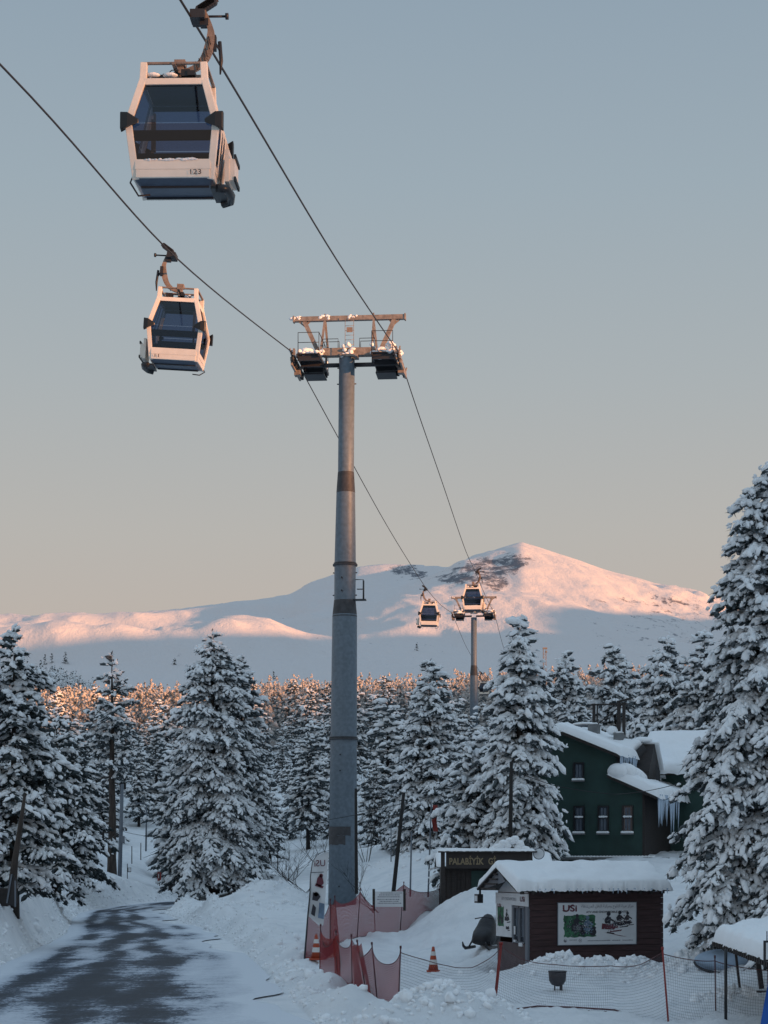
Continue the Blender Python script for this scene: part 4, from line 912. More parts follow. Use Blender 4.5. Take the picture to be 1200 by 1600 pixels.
for z0, z1, aa, bb in ((zt(1320), zt(1306), a0, a1 - .55), (zt(1306), zt(1292), a0 + .02, a1 - .15)):
    P = []
    for i in range(n + 1):
        a = aa + (bb - aa) * i / n; P += [(c0 + .79 * math.cos(a), .79 * math.sin(a), z0 + rr.uniform(-.03, .03)), (c0 + .785 * math.cos(a), .785 * math.sin(a), z1)]
    m._add(P, [(2 * i, 2 * i + 2, 2 * i + 3, 2 * i + 1) for i in range(n)])
m.build('paint_patch', M['band'], t1)
m = MB()
for py in (905, 925, 1180, 1205, 1385): z = zt(py); c0 = -.14 - (30.4 - z) * .0085; m.tube([(c0 - .1, -.60, z), (c0 - .1, -.82, z)], .045, 6)
for py in (575, 600, 895, 930): z = zt(py); c0 = -.14 - (30.4 - z) * .0085; r = np.interp(py, [560, 883], [.44, .6]); m.tube([(c0 - r - .08, 0, z), (c0 + r + .08, 0, z)], .035, 6)
m.build('bolt', M['dsteel'], t1)
gz2 = gz(12.1, 268); FL = []
lift_tower('small far lift tower rising from the treetops against the sunlit mountain', 12.55, 268, gz2, 37.25, [(-.5, .62), (28.8 - gz2, .55), (30.2 - gz2, .42), (36.9 - gz2, .40)], [(28.8 - gz2, .555, 30.2 - gz2, .425)])
# a distant mast peeping over the trees right of the broad spruce
b = at(851, 1075, 640); b.z = gz(b.x, b.y); tpz = CH + (HZ - 1013) * 640 / F - b.z; MS = empty('distant_mast', b, 0, 'tiny orange-lit lattice mast peeping out between treetops right of the far lift tower', 'mast')
m = MB()
for sx in (-.5, .5):
    for sy in (-.4, .4): m.bar((sx, sy, 0), (sx * .9, sy, tpz), .16)
for i in range(int(tpz / 1.1)): m.bar((-.5, -.4, i * 1.1), (.5, -.4, i * 1.1 + 1.0), .1); m.bar((-.5, -.4, i * 1.1), (.5, -.4, i * 1.1), .1)
m.build('lattice', M['steel'], MS); m = MB(); m.box((.1, 0, tpz), (1.5, .8, .5)); m.box((.5, 0, tpz - 1.2), (.7, .6, .5)); m.build('head', M['steel'], MS)
# ------------------------------------------------------------------ snow lying on slabs
def snow_slab(name, c4, thick, mt, parent=None, nx=28, ny=12, seed=0, over=.06, rag=.05, edge=.16):
    """c4: corners a,b (lower edge left, right), c,d (upper edge right, left); a puffed snow layer with ragged lip"""
    a, b, c, d = (Vector(p) for p in c4); up = (b - a).cross(d - a).normalized(); up = up if up.z > 0 else -up
    rr = np.random.default_rng(seed); top = []; bot = []
    lu = (b - a).length; lv_ = (d - a).length
    for j in range(ny + 1):
        for i in range(nx + 1):
            u, v = i / nx, j / ny; p = a.lerp(b, u).lerp(d.lerp(c, u), v)
            du = min(u, 1 - u) * lu; dv = min(v, 1 - v) * lv_; e = min(1, min(du, dv) / edge); h = thick * math.sqrt(max(0, 1 - (1 - e) ** 2)) * (.93 + .07 * e)
            nz = float(fbm(np.array([u * lu * 1.6 + seed]), np.array([v * lv_ * 1.6]), 4, seed)[0]); h *= 1 + .35 * nz
            if j == 0: p = p + (a - d).normalized() * (over + rag * rr.standard_normal()) - Vector((0, 0, abs(rag * rr.standard_normal()) * .6))
            top.append(p + up * h); bot.append(p - up * .004)
    n = len(top); m = MB(); w = nx + 1
    fs = [(j * w + i, j * w + i + 1, (j + 1) * w + i + 1, (j + 1) * w + i) for j in range(ny) for i in range(nx)]
    fs2 = [tuple(n + k for k in reversed(f)) for f in fs]
    rim = [i for i in range(w)] + [j * w + nx for j in range(1, ny + 1)] + [ny * w + i for i in range(nx - 1, -1, -1)] + [j * w for j in range(ny - 1, 0, -1)]
    fs3 = [(rim[k], rim[(k + 1) % len(rim)], n + rim[(k + 1) % len(rim)], n + rim[k]) for k in range(len(rim))]
    m._add(top + bot, fs + fs2 + fs3, 0, True); return m.build(name, mt, parent)
def icicles(name, a, b, n, lmin, lmax, parent, seed=0, pw=1.0):
    rr = random.Random(seed); m = MB(); a = Vector(a); b = Vector(b)
    for i in range(n):
        p = a.lerp(b, (i + rr.random()) / n); l = lmin + (lmax - lmin) * rr.random() ** 2 * pw; r = .02 + .035 * l
        m.tube([p + Vector((0, 0, .05)), p - Vector((0, 0, l * .5)), p - Vector((0, 0, l))], [r, r * .6, .004], 6)
    return m.build(name, M['ice'], parent)

# ------------------------------------------------------------------ kiosk
ka = math.radians(18); K = empty('ticket_kiosk', (4.1, 54, 0), ka, 'brown board ticket kiosk under a thick snow roof, with signs on its walls', 'kiosk')
L, D = 4.13, 2.4
m = MB(); nb = 15; h = 2.52 / nb
for i in range(nb):
    z = -.1 + h * (i + .5) + (0.0); m.box((L / 2, 0, z), (L, .05 + .006 * (i % 2), h - .008)); m.box((L, D / 2, z), (.05 + .006 * (i % 2), D - .06, h - .008)); m.box((L / 2, D, z), (L - .1, .05, h - .008))
m.box((L / 2, .06, 1.1), (L - .1, .03, 2.6)); m.prism([(L - .005, .03, 2.42), (L - .005, D, 2.42), (L - .005, D / 2, 3.02)], (-.05, 0, 0))
m.build('wall', M['kiosk_wood'], K)
m = MB(); m.box((0, D / 2 + .1, .42), (.06, D - .18, 1.08)); m.box((0, D / 2, 2.2), (.04, D, .5)); m.build('counter_wall', M['kiosk_panel'], K)
m = MB(); m.box((-.02, .08, 1.0), (.10, .14, 2.2)); m.box((-.02, .20, 1.0), (.06, .05, 2.2)); m.box((-.02, 1.16, 1.5), (.07, .06, 1.1)); m.build('corner_post', M['grey_metal'], K)
for y0, y1 in ((.26, .66), (.70, 1.12)):
    f = MB(); yc = (y0 + y1) / 2; w = y1 - y0
    for yy in (y0 + .02, y1 - .02): f.box((-.03, yy, 1.49), (.06, .04, 1.04))
    for zz in (.99, 1.99): f.box((-.03, yc, zz), (.06, w, .04))
    fo = f.build('window', M['grey_metal'], K)
    p = MB(); p.box((.012, yc, 1.49), (.012, w - .08, .96)); p.build('pane', M['win_glass'], fo)
    p = MB(); p.box((-.005, yc + .05, 1.55), (.006, .14, .8)); p.build('curtain', M['curtain'], fo)
m = MB(); m.box((-.045, .55, .93), (.05, .26, .10)); m.box((-.045, 1.0, 1.02), (.04, .16, .06)); m.box((-.045, 1.05, 1.32), (.012, .16, .24)); m.build('notice', M['white'], K)
m = MB(); m.prism([(-.03, .05, 2.40), (-.03, D, 2.40), (-.03, D / 2, 3.0)], (.03, 0, 0)); m.build('gable_panel', M['white'], K)
m = MB(); m.prism([(-.075, -.03, 2.02), (-.075, D + .05, 2.06), (-.075, D + .05, 2.38), (-.075, -.03, 2.38)], (.03, 0, 0)); fs = m.build('fascia_sign', M['white'], K)
Mf = lambda y, z: frame_mat((-.082, y, z), (0, -1, 0), (0, 0, 1))
text_obj('lettering', 'ATV SNOWMOBILE', 1.15, .085, Mf(1.95, 2.17), M['ink_grey'], fs); text_obj('lettering', 'USi', .34, .15, Mf(.52, 2.15), M['ink_red'], fs, bold=.02)
m = MB(); m.box((-.055, 1.82, 1.60), (.025, 1.22, .98)); po = m.build('poster', M['white'], K)
# flat printed shapes
def flat(name, shapes, Mx, mt, parent):
    m = MB()
    for pts in shapes:
        m.poly([Mx @ Vector((p[0], p[1], 0)) for p in pts])
    return m.build(name, mt, parent)
def disc(cx, cy, rx, ry=None, n=14, a0=0, a1=6.2832):
    ry = ry or rx; return [(cx + rx * math.cos(a0 + (a1 - a0) * i / n), cy + ry * math.sin(a0 + (a1 - a0) * i / n)) for i in range(n + (0 if a1 - a0 > 6.2 else 1))]
def blotch(cx, cy, rx, ry, seed, n=40, j=.12):
    rr = random.Random(seed); return [(cx + rx * max(-1, min(1, 1.5 * math.cos(t))) * (1 - rr.uniform(0, j)), cy + ry * max(-1, min(1, 1.5 * math.sin(t))) * (1 - rr.uniform(0, j))) for t in (6.2832 * i / n for i in range(n))]
def rider(cx, cy, s):   # seated rider: torso, helmet, arm
    return [[(cx - .10 * s, cy), (cx + .08 * s, cy), (cx + .10 * s, cy + .20 * s), (cx - .02 * s, cy + .25 * s), (cx - .13 * s, cy + .12 * s)], disc(cx + .02 * s, cy + .31 * s, .07 * s), [(cx + .05 * s, cy + .20 * s), (cx + .24 * s, cy + .08 * s), (cx + .24 * s, cy + .03 * s), (cx + .04 * s, cy + .12 * s)]]
def quad_shapes(cx, cy, s): return [disc(cx - .20 * s, cy, .13 * s), disc(cx + .22 * s, cy - .02 * s, .15 * s), [(cx - .34 * s, cy + .12 * s), (cx + .34 * s, cy + .08 * s), (cx + .30 * s, cy + .20 * s), (cx + .05 * s, cy + .19 * s), (cx - .1 * s, cy + .26 * s), (cx - .30 * s, cy + .20 * s)]]
def sled_shapes(cx, cy, s): return [[(cx - .36 * s, cy - .02 * s), (cx + .10 * s, cy - .04 * s), (cx + .34 * s, cy + .04 * s), (cx + .22 * s, cy + .22 * s), (cx - .05 * s, cy + .16 * s), (cx - .34 * s, cy + .20 * s)], [(cx - .02 * s, cy - .14 * s), (cx + .44 * s, cy - .10 * s), (cx + .50 * s, cy - .04 * s), (cx - .02 * s, cy - .10 * s)]]
P2 = frame_mat((-.070, 2.40, 1.14), (0, -1, 0), (0, 0, 1))
flat('picture', [blotch(.34, .55, .26, .30, 1)], P2, M['ink_green'], po); P2b = P2.copy(); P2b[0][3] -= .003
flat('print', quad_shapes(.34, .42, .55) + rider(.30, .50, .6) + sled_shapes(.85, .45, .55) + rider(.82, .55, .6) + sled_shapes(.9, .2, .4), P2b, M['ink'], po)
text_obj('lettering', 'USi', .3, .10, frame_mat((-.074, 2.32, 1.96), (0, -1, 0), (0, 0, 1)), M['ink_red'], po, bold=.02)
# billboard on the long wall
BW, BH = 2.44, 1.21
m = MB(); m.box((.823 + BW / 2, -.05, .92 + BH / 2), (BW, .035, BH)); bb = m.build('billboard', M['white'], K, bevel=.004)
m = MB()
for z in (.925, .915 + BH): m.box((.823 + BW / 2, -.062, z), (BW + .02, .03, .018))
for x in (.823, .823 + BW): m.box((x, -.062, .92 + BH / 2), (.018, .03, BH))
m.build('frame', M['grey_metal'], bb)
def bm(x, y, o=0.0): return frame_mat((.823 + x, -.0705 - o, .92 + y), (1, 0, 0), (0, 0, 1))
text_obj('lettering', 'USi', .44, .19, bm(.15, .95), M['ink_red'], bb, bold=.03)
flat('swoosh', [[(.13, .99), (.17, .955), (.26, .94), (.33, .965), (.38, 1.06), (.44, 1.13), (.50, 1.15), (.44, 1.155), (.37, 1.12), (.31, 1.01), (.25, .975), (.18, .985)]], bm(0, 0, .001), M['ink'], bb)
ar = '\uFEE3\uFEAE\uFEDB\uFEB0 \uFECB\uFEAE\uFE91\uFE94 \uFE8D\uFEDF\uFE9C\uFEE0\uFEEE\uFE9D \uFEED\uFEE3\uFEAE\uFEDB\uFE92\uFE94 \uFE8D\uFEDF\uFEE8\uFED8\uFEDE \uFE8D\uFEDF\uFEE4\uFEE6\uFE98\uFEE8\uFED8\uFEE0\uFE94'
text_obj('lettering', ar[::-1], 1.62, .13, bm(.72, 1.02), M['ink_grey'], bb, bold=.006)
text_obj('lettering', 'ATV AND SNOWMOBILE CENTER', 1.32, .062, bm(.87, .905), M['ink'], bb, bold=.02)
flat('picture', [blotch(.67, .54, .52, .33, 2, 60)], bm(0, 0), M['ink_green'], bb)
def speckle(x0, x1, y0, y1, n, seed, o, mt, s0=.008, s1=.028, asp=1.0):
    r_2 = random.Random(seed); S_ = []
    for i in range(n):
        cx = r_2.gauss((x0 + x1) / 2, (x1 - x0) / 4.2); cy = r_2.gauss((y0 + y1) / 2, (y1 - y0) / 4.2)
        if x0 < cx < x1 and y0 < cy < y1: q = r_2.uniform(s0, s1); S_.append([(cx - q, cy - q * asp * r_2.uniform(.4, 1)), (cx + q * r_2.uniform(.4, 1), cy - q * asp), (cx + q, cy + q * asp * r_2.uniform(.4, 1)), (cx - q * r_2.uniform(.3, 1), cy + q * asp)])
    # each fleck a hair above the last so no two share a plane
    m = MB()
    for i, p in enumerate(S_): X_ = bm(0, 0, o + i * .000006); m.poly([X_ @ Vector((a, b, 0)) for a, b in p])
    return m.build('print', mt, bb)
speckle(.18, 1.16, .24, .84, 150, 21, .0004, M['ink'], .006, .02, 1.6); speckle(.18, 1.16, .24, .84, 120, 22, .0012, M['ink_grey'], .004, .014, 1.4)
flat('print', quad_shapes(.62, .46, .62) + quad_shapes(.92, .38, .72) + rider(.58, .60, .75), bm(0, 0, .002), M['ink'], bb)
flat('print', rider(.90, .53, .8) + [[(.78, .50), (1.02, .47), (1.0, .43), (.80, .45)]], bm(0, 0, .0035), M['ink_blue'], bb)
flat('print', sled_shapes(1.62, .46, .75) + [[(1.40, .36), (1.95, .24), (2.15, .22), (1.95, .26)]], bm(0, 0, .002), M['ink_red'], bb)
flat('print', rider(1.55, .60, .9) + sled_shapes(1.92, .56, .55) + rider(1.90, .68, .75) + sled_shapes(2.16, .60, .42) + rider(2.15, .70, .62) + [[(1.50, .33), (1.75, .30), (1.75, .33), (1.52, .37)]], bm(0, 0, .0035), M['ink'], bb)
lg = [disc(.23, .13, .05), disc(.69, .13, .05)]
flat('emblem', lg, bm(0, 0), M['ink_grey'], bb); flat('emblem', [disc(.235, .14, .032), disc(.69, .13, .036)], bm(0, 0, .001), M['white'], bb); flat('emblem', [disc(.225, .125, .02), disc(.69, .13, .014)], bm(0, 0, .002), M['ink'], bb)
speckle(.45, .80, .36, .62, 60, 23, .0045, M['ink_grey'], .006, .018); speckle(.75, 1.12, .28, .60, 70, 24, .0052, M['ink_blue'], .006, .018); speckle(.72, 1.05, .30, .75, 50, 25, .0058, M['white'], .004, .010)
speckle(1.38, 1.85, .36, .80, 60, 26, .0045, M['ink_grey'], .006, .018); speckle(1.78, 2.32, .46, .84, 60, 27, .0052, M['kiosk_panel'], .006, .018); speckle(1.45, 2.3, .36, .84, 60, 28, .0058, M['white'], .004, .012)
rr = random.Random(3); sh = []
for x0, x1, y in ((.36, .56, .135), (.92, 1.26, .11), (1.28, 1.62, .11), (1.68, 1.92, .11), (2.0, 2.32, .11)):
    x = x0
    while x < x1: w = rr.uniform(.012, .03); sh.append([(x, y), (x + w, y), (x + w, y + rr.uniform(.02, .032)), (x, y + .024)]); x += w + .012
flat('small_print', sh, bm(0, 0), M['ink_grey'], bb)
# roof
ov, xr0, xr1 = .36, -.55, 4.22; yr, zrg = 1.2, 3.08; ze = 2.44; yb, zb_ = 2.74, 2.44
m = MB(); m.prism([(xr0, -ov, ze), (xr0, yr, zrg), (xr0, yr, zrg + .05), (xr0, -ov, ze + .05)], (xr1 - xr0, 0, 0)); m.prism([(xr0, yr, zrg), (xr0, yb, zb_), (xr0, yb, zb_ + .05), (xr0, yr, zrg + .05)], (xr1 - xr0, 0, 0))
for i in range(13): m.box((xr0 + .2 + i * .36, -ov + .07, ze - .02), (.07, .16, .09))
ro = m.build('roof', M['dark_wood'], K)
snow_slab('snow', [(xr0 - .02, -ov - .03, ze + .055), (xr1 + .02, -ov - .03, ze + .055), (xr1 + .02, yr, zrg + .055), (xr0 - .02, yr, zrg + .055)], .24, M['roof_snow'], ro, 90, 16, 1, .05, .035, .16)
snow_slab('snow', [(xr1 + .02, yb + .03, zb_ + .055), (xr0 - .02, yb + .03, zb_ + .055), (xr0 - .02, yr - .02, zrg + .055), (xr1 + .02, yr - .02, zrg + .055)], .24, M['roof_snow'], ro, 60, 12, 2, .05, .03, .16)
icicles('icicle', (.1, -ov - .05, ze + .04), (xr1 - .1, -ov - .05, ze + .04), 26, .02, .12, ro, 3)
m = MB(); n_ = 4
for i in range(4):
    z = 2.50 + i * .14; f = (z - 2.44) / .64; y0, y1 = yr + .06, yb - .08 - (yb - yr) * f
    if y1 > y0 + .05: m.box((xr0 + .05, (y0 + y1) / 2, z), (.05, y1 - y0, .045))
m.build('gable_slat', M['dark_wood'], K)
m = MB(); m.prism([(xr0 + .09, yr - .5, 2.72), (xr0 + .09, yb - .12, 2.46), (xr0 + .09, yr, 3.04)], (.02, 0, 0)); m.build('gable_board', M['grey_metal'], K)
m = MB(); m.box((xr0 + .02, yb - .10, 2.20), (.16, .30, .26)); m.bar((xr0 + .06, yb - .1, 2.46), (xr0 + .06, yb - .1, 2.2), .05); la = m.build('lantern', M['black'], K)
m = MB(); m.box((xr0 - .065, yb - .10, 2.20), (.01, .20, .16)); m.build('lens', M['white'], la)

# ------------------------------------------------------------------ green house
ha = math.radians(22); H = empty('green_house', (11.34, 84, 3.4), -ha, 'dark green two-storey house with a sagging snow roof, three lower windows and icicles', 'house')
z0 = -3.4
def hz(z): return z + z0
m = MB(); m.prism([(-5.6, 0, hz(2.0)), (0, 0, hz(2.0)), (0, 0, hz(6.30)), (-1.25, 0, hz(6.86)), (-1.25, 0, hz(7.86)), (-4.0, 0, hz(9.02)), (-5.6, 0, hz(8.35))], (0, .22, 0)); m.build('wall', M['green_wall'], H)
m = MB(); m.box((-.05, 4.2, hz(4.1)), (.10, 7.9, 4.3)); m.box((-1.35, 4.2, hz(7.2)), (.16, 7.9, 1.5)); m.box((-5.5, 4.2, hz(5.0)), (.2, 7.9, 6.0)); m.box((.02, .06, hz(4.2)), (.10, .16, 4.2)); m.build('wall', M['dark_wood'], H)
def roof_slab(y0, y1, a, b, t=.12, nm='roof'):
    m = MB(); m.prism([(a[0], y0, a[1]), (b[0], y0, b[1]), (b[0], y0, b[1] - t), (a[0], y0, a[1] - t)], (0, y1 - y0, 0)); return m.build(nm, M['dark_wood'], H)
r1_ = roof_slab(-.45, 8.3, (-4.0, hz(9.14)), (-.95, hz(7.88))); roof_slab(-.45, 8.3, (-6.0, hz(8.27)), (-4.0, hz(9.14)))
r2_ = roof_slab(-.45, 8.3, (-1.5, hz(7.02)), (.72, hz(6.04)))
snow_slab('snow', [(-.93, -.50, hz(7.90)), (-.93, 8.3, hz(7.90)), (-4.05, 8.3, hz(9.19)), (-4.05, -.50, hz(9.19))], .34, M['roof_snow'], r1_, 60, 26, 5, .10, .06, .25)
snow_slab('snow', [(-6.0, 8.3, hz(8.29)), (-6.0, -.5, hz(8.29)), (-3.98, -.5, hz(9.16)), (-3.98, 8.3, hz(9.16))], .32, M['roof_snow'], r1_, 40, 20, 6, .10, .05, .25)
snow_slab('snow', [(.75, -.50, hz(6.04)), (.75, 8.3, hz(6.04)), (-1.52, 8.3, hz(7.05)), (-1.52, -.50, hz(7.05))], .38, M['roof_snow'], r2_, 60, 24, 7, .14, .08, .28)
# snow drift joining the two roofs, icicles under the upper lip
m = MB(); rr = random.Random(8)
for i in range(26): m.blob((-1.05 + rr.uniform(-.1, .25), -.25 + i * .2, hz(7.1 + rr.uniform(-.04, .08) + .12 * math.sin(i * .4))), (rr.uniform(.45, .6), .36, rr.uniform(.30, .40)), lv=3, j=.012, rnd=rr)
m.build('snow', M['roof_snow'], r2_)
icicles('icicle', (-.92, -.45, hz(7.9)), (-.92, 3.2, hz(7.9)), 26, .25, .95, r1_, 5)
icicles('icicle', (.78, -.42, hz(6.1)), (.78, 3.4, hz(6.1)), 30, .3, 1.9, r2_, 6)
# dormer
m = MB(); m.prism([(-.30, 2.2, hz(6.5)), (-.30, 4.3, hz(6.5)), (-.30, 4.3, hz(7.3)), (-.30, 3.25, hz(8.55)), (-.30, 2.2, hz(7.3))], (-1.6, 0, 0)); dm = m.build('dormer', M['dark_wood'], H)
m = MB(); m.prism([(-1.35, 1.98, hz(7.05)), (-.20, 3.7, hz(6.62)), (-.18, 3.7, hz(7.35)), (-.75, 2.85, hz(8.55)), (-1.35, 1.98, hz(7.75))], (.03, -.02, 0)); m.build('opening', M['black'], dm)
snow_slab('snow', [(-1.42, 2.02, hz(7.65)), (-2.6, 2.02, hz(8.0)), (-2.6, 3.25, hz(8.85)), (-.80, 3.1, hz(8.60))], .30, M['roof_snow'], dm, 24, 16, 9, .1, .05, .2)
snow_slab('snow', [(-2.4, 4.5, hz(7.6)), (-.10, 4.5, hz(7.12)), (-.10, 3.25, hz(8.62)), (-2.4, 3.25, hz(8.75))], .30, M['roof_snow'], dm, 24, 16, 10, .1, .05, .2)
# back wing with its ridge across
m = MB(); m.prism([(-1.2, 5.0, hz(2.0)), (-1.2, 9.6, hz(2.0)), (-1.2, 9.6, hz(7.6)), (-1.2, 7.3, hz(9.1)), (-1.2, 5.0, hz(7.6))], (6.8, 0, 0)); m.build('wing_wall', M['green_wall'], H)
m = MB(); m.prism([(-1.6, 4.4, hz(7.3)), (-1.6, 7.3, hz(9.18)), (-1.6, 7.3, hz(9.06)), (-1.6, 4.4, hz(7.18))], (7.6, 0, 0)); m.prism([(-1.6, 10.2, hz(7.3)), (-1.6, 7.3, hz(9.18)), (-1.6, 7.3, hz(9.06)), (-1.6, 10.2, hz(7.18))], (7.6, 0, 0)); wr_ = m.build('wing_roof', M['dark_wood'], H)
snow_slab('snow', [(-1.62, 4.36, hz(7.32)), (6.0, 4.36, hz(7.32)), (6.0, 7.35, hz(9.21)), (-1.62, 7.35, hz(9.21))], .36, M['roof_snow'], wr_, 50, 22, 12, .12, .06, .3)
icicles('icicle', (1.0, 4.3, hz(7.35)), (5.8, 4.3, hz(7.35)), 26, .2, 1.0, wr_, 7)
def house_win(xc, zc, w, h_, bars):
    f = MB()
    for sx in (-1, 1): f.box((xc + sx * (w / 2 - .03), -.03, hz(zc)), (.06, .10, h_))
    for zz in [zc - h_ / 2 + .03, zc + h_ / 2 - .03] + ([zc + .08] if bars else []): f.box((xc, -.03, hz(zz)), (w - .12, .09, .06))
    fo = f.build('window', M['black'], H)
    p = MB(); p.box((xc, -.012, hz(zc)), (w - .12, .02, h_ - .1)); p.build('pane', M['win_glass'], fo)
    p = MB()
    for k in (-1, 1): p.box((xc + k * w * .14, -.026, hz(zc + .02)), (w * .20, .006, h_ - .24))
    p.build('curtain', M['curtain'], fo)
    p = MB(); rq = random.Random(int(xc * 100)); p.box((xc, -.10, hz(zc - h_ / 2 - .03)), (w + .06, .22, .05), 0); p.build('sill', M['concrete'], fo)
    p = MB()
    for i in range(6): p.blob((xc - w / 2 + (i + .5) * w / 6, -.12, hz(zc - h_ / 2 + .04)), (.09, .12, .06), lv=2, j=.04, rnd=rq)
    if bars:
        for i in range(5): p.blob((xc - w * .36 + (i + .5) * w * .72 / 5, -.07, hz(zc + .12)), (.06, .05, .035 + .02 * rq.random()), lv=2, j=.06, rnd=rq)
    p.build('snow', M['roof_snow'], fo)
for xc in (-2.90, -1.79, -.69): house_win(xc, 5.08, .50, 1.22, True)
house_win(-2.92, 7.22, .50, .80, False)
m = MB(); m.box((-2.7, -.10, hz(3.36)), (5.9, .30, .10)); m.box((.7, -.10, hz(3.36)), (1.0, .2, .08)); m.build('ledge', M['concrete'], H)
m = MB(); rq = random.Random(5)
for i in range(42): m.blob((-5.5 + i * .145, -.14, hz(3.44)), (.14, .16, .05), lv=1, j=.05, rnd=rq)
m.build('snow', M['roof_snow'], H)
# frame and chimney blocks on the roof
for xq, zq in ((-3.07, 9.05), (-1.86, 8.62)):
    m = MB(); m.box((xq, 3.0, hz(zq)), (.46, .46, .90)); c = m.build('chimney', M['concrete'], H)
    m = MB(); m.blob((xq, 3.0, hz(zq + .47)), (.22, .22, .07), lv=2, j=.03, rnd=rq); m.build('snow', M['roof_snow'], c)
m = MB(); tp = 10.45
m.bar((-3.07, 3, hz(9.4)), (-3.07, 3, hz(tp)), .13, .10); m.bar((-2.93, 3.05, hz(9.4)), (-2.93, 3.05, hz(tp)), .06); m.bar((-1.90, 3, hz(9.0)), (-1.90, 3, hz(tp + .1)), .15, .12); m.bar((-1.66, 3, hz(9.0)), (-1.66, 3, hz(tp)), .13, .12)
m.bar((-3.2, 3, hz(tp - .05)), (-1.5, 3, hz(tp - .05)), .07); m.bar((-2.9, 3, hz(9.5)), (-1.7, 3, hz(tp - .05)), .05); m.bar((-1.95, 3, hz(tp + .05)), (-1.35, 3, hz(tp + .18)), .12, .09)
m.build('roof_frame', M['dark_wood'], H)
m = MB(); m.blob((-2.2, 3.0, hz(9.2)), (.28, .25, .22), lv=2, j=.05, rnd=rq); m.blob((-.9, 3.3, hz(8.75)), (.5, .3, .16), lv=2, j=.04, rnd=rq); m.blob((-3.9, 4.6, hz(9.62)), (.72, .5, .12), lv=2, j=.02, rnd=rq); m.build('snow_cap', M['roof_snow'], H)
m = MB(); m.tube([(-3.9, 4.6, hz(9.1)), (-3.9, 4.6, hz(9.5))], .1, 8); m.tube([(-3.9, 4.6, hz(9.46)), (-3.9, 4.6, hz(9.56))], [.6, .72], 20); m.build('roof_vent', M['grey_metal'], H)

# ------------------------------------------------------------------ entrance board and shed
b = at(691, 1393, 73); S = empty('entrance_board', (b.x, b.y, b.z), 0, 'long dark board with gold letters PALABIYIK on posts, capped with snow', 'sign')
s_ = 73 / F
def sp(px, py, dy=0): return Vector(((px - 691) * s_, dy, -(py - 1393) * s_))
m = MB(); m.prism([sp(697, 1357), sp(829, 1357), sp(829, 1332), sp(697, 1332)], (0, .10, 0)); bo = m.build('board', M['dark_wood'], S)
T_ = frame_mat(sp(702, 1351, -.004), (1, 0, 0), (0, 0, 1)); text_obj('lettering', 'PALABİYİK', 54 * s_, 14 * s_, T_, M['gold'], bo, bold=.03)
T_ = frame_mat(sp(763, 1351, -.004), (1, 0, 0), (0, 0, 1)); text_obj('lettering', 'Gİ', 12 * s_, 14 * s_, T_, M['gold'], bo, bold=.03)
for px in (692, 829):
    m = MB(); m.box(sp(px, 1366, .05), (.15, .16, 1.75)); m.build('post', M['dark_wood'], S)
m = MB(); m.box(sp(762, 1331, .05), (3.75, .34, .06)); to = m.build('top_board', M['dark_wood'], S)
snow_slab('snow', [sp(682, 1329.5, -.16), sp(836, 1329.5, -.16), sp(836, 1329.5, .30), sp(682, 1329.5, .30)], .10, M['roof_snow'], to, 50, 6, 15, .02, .015, .1)
m = MB(); m.tube([sp(842, 1334, .12), sp(842, 1334, .02)], .22, 24); ck = m.build('round_plate', M['grey_metal'], S)
m = MB(); m.tube([sp(842, 1334, .02), sp(842, 1334, .01)], .19, 24); m.build('face', M['white'], ck)
b = at(765, 1395, 76); SH = empty('dark_shed', (b.x, b.y, b.z - .62), 0, 'low dark timber shed with vertical boards behind the entrance board', 'shed')
m = MB(); rr = random.Random(3); x = -1.9
while x < 2.2: w = rr.uniform(.16, .26); m.box((x + w / 2, rr.uniform(0, .03), .75), (w - .012, .05, 1.75)); x += w
m.box((.15, 1.4, .75), (4.1, 2.6, 1.7)); m.build('wall', M['dark_wood'], SH)
m = MB(); m.box((-.35, -.04, .75), (.75, .03, 1.5)); m.box((.55, -.04, .8), (.55, .03, 1.4)); m.build('door', M['green_wall'], SH)
m = MB(); m.prism([(-2.1, -.35, 1.62), (-2.1, 1.4, 2.1), (-2.1, 1.4, 2.16), (-2.1, -.35, 1.68)], (4.6, 0, 0)); m.prism([(-2.1, 3.1, 1.62), (-2.1, 1.4, 2.1), (-2.1, 1.4, 2.16), (-2.1, 3.1, 1.68)], (4.6, 0, 0)); r = m.build('roof', M['dark_wood'], SH)
snow_slab('snow', [(-2.12, -.37, 1.69), (2.52, -.37, 1.69), (2.52, 1.42, 2.17), (-2.12, 1.42, 2.17)], .14, M['roof_snow'], r, 50, 14, 16, .05, .04, .2)
m = MB(); rq = random.Random(12)
for i in range(26):
    t = rq.uniform(-1, 1); hh = (1 - abs(t)) * 24; m.blob(sp(798 + t * 28, 1328 - rq.uniform(0, 1) * hh, .05), (.16, .14, .12), lv=2, j=.06, rnd=rq)
m.build('snow_pile', M['roof_snow'], to)

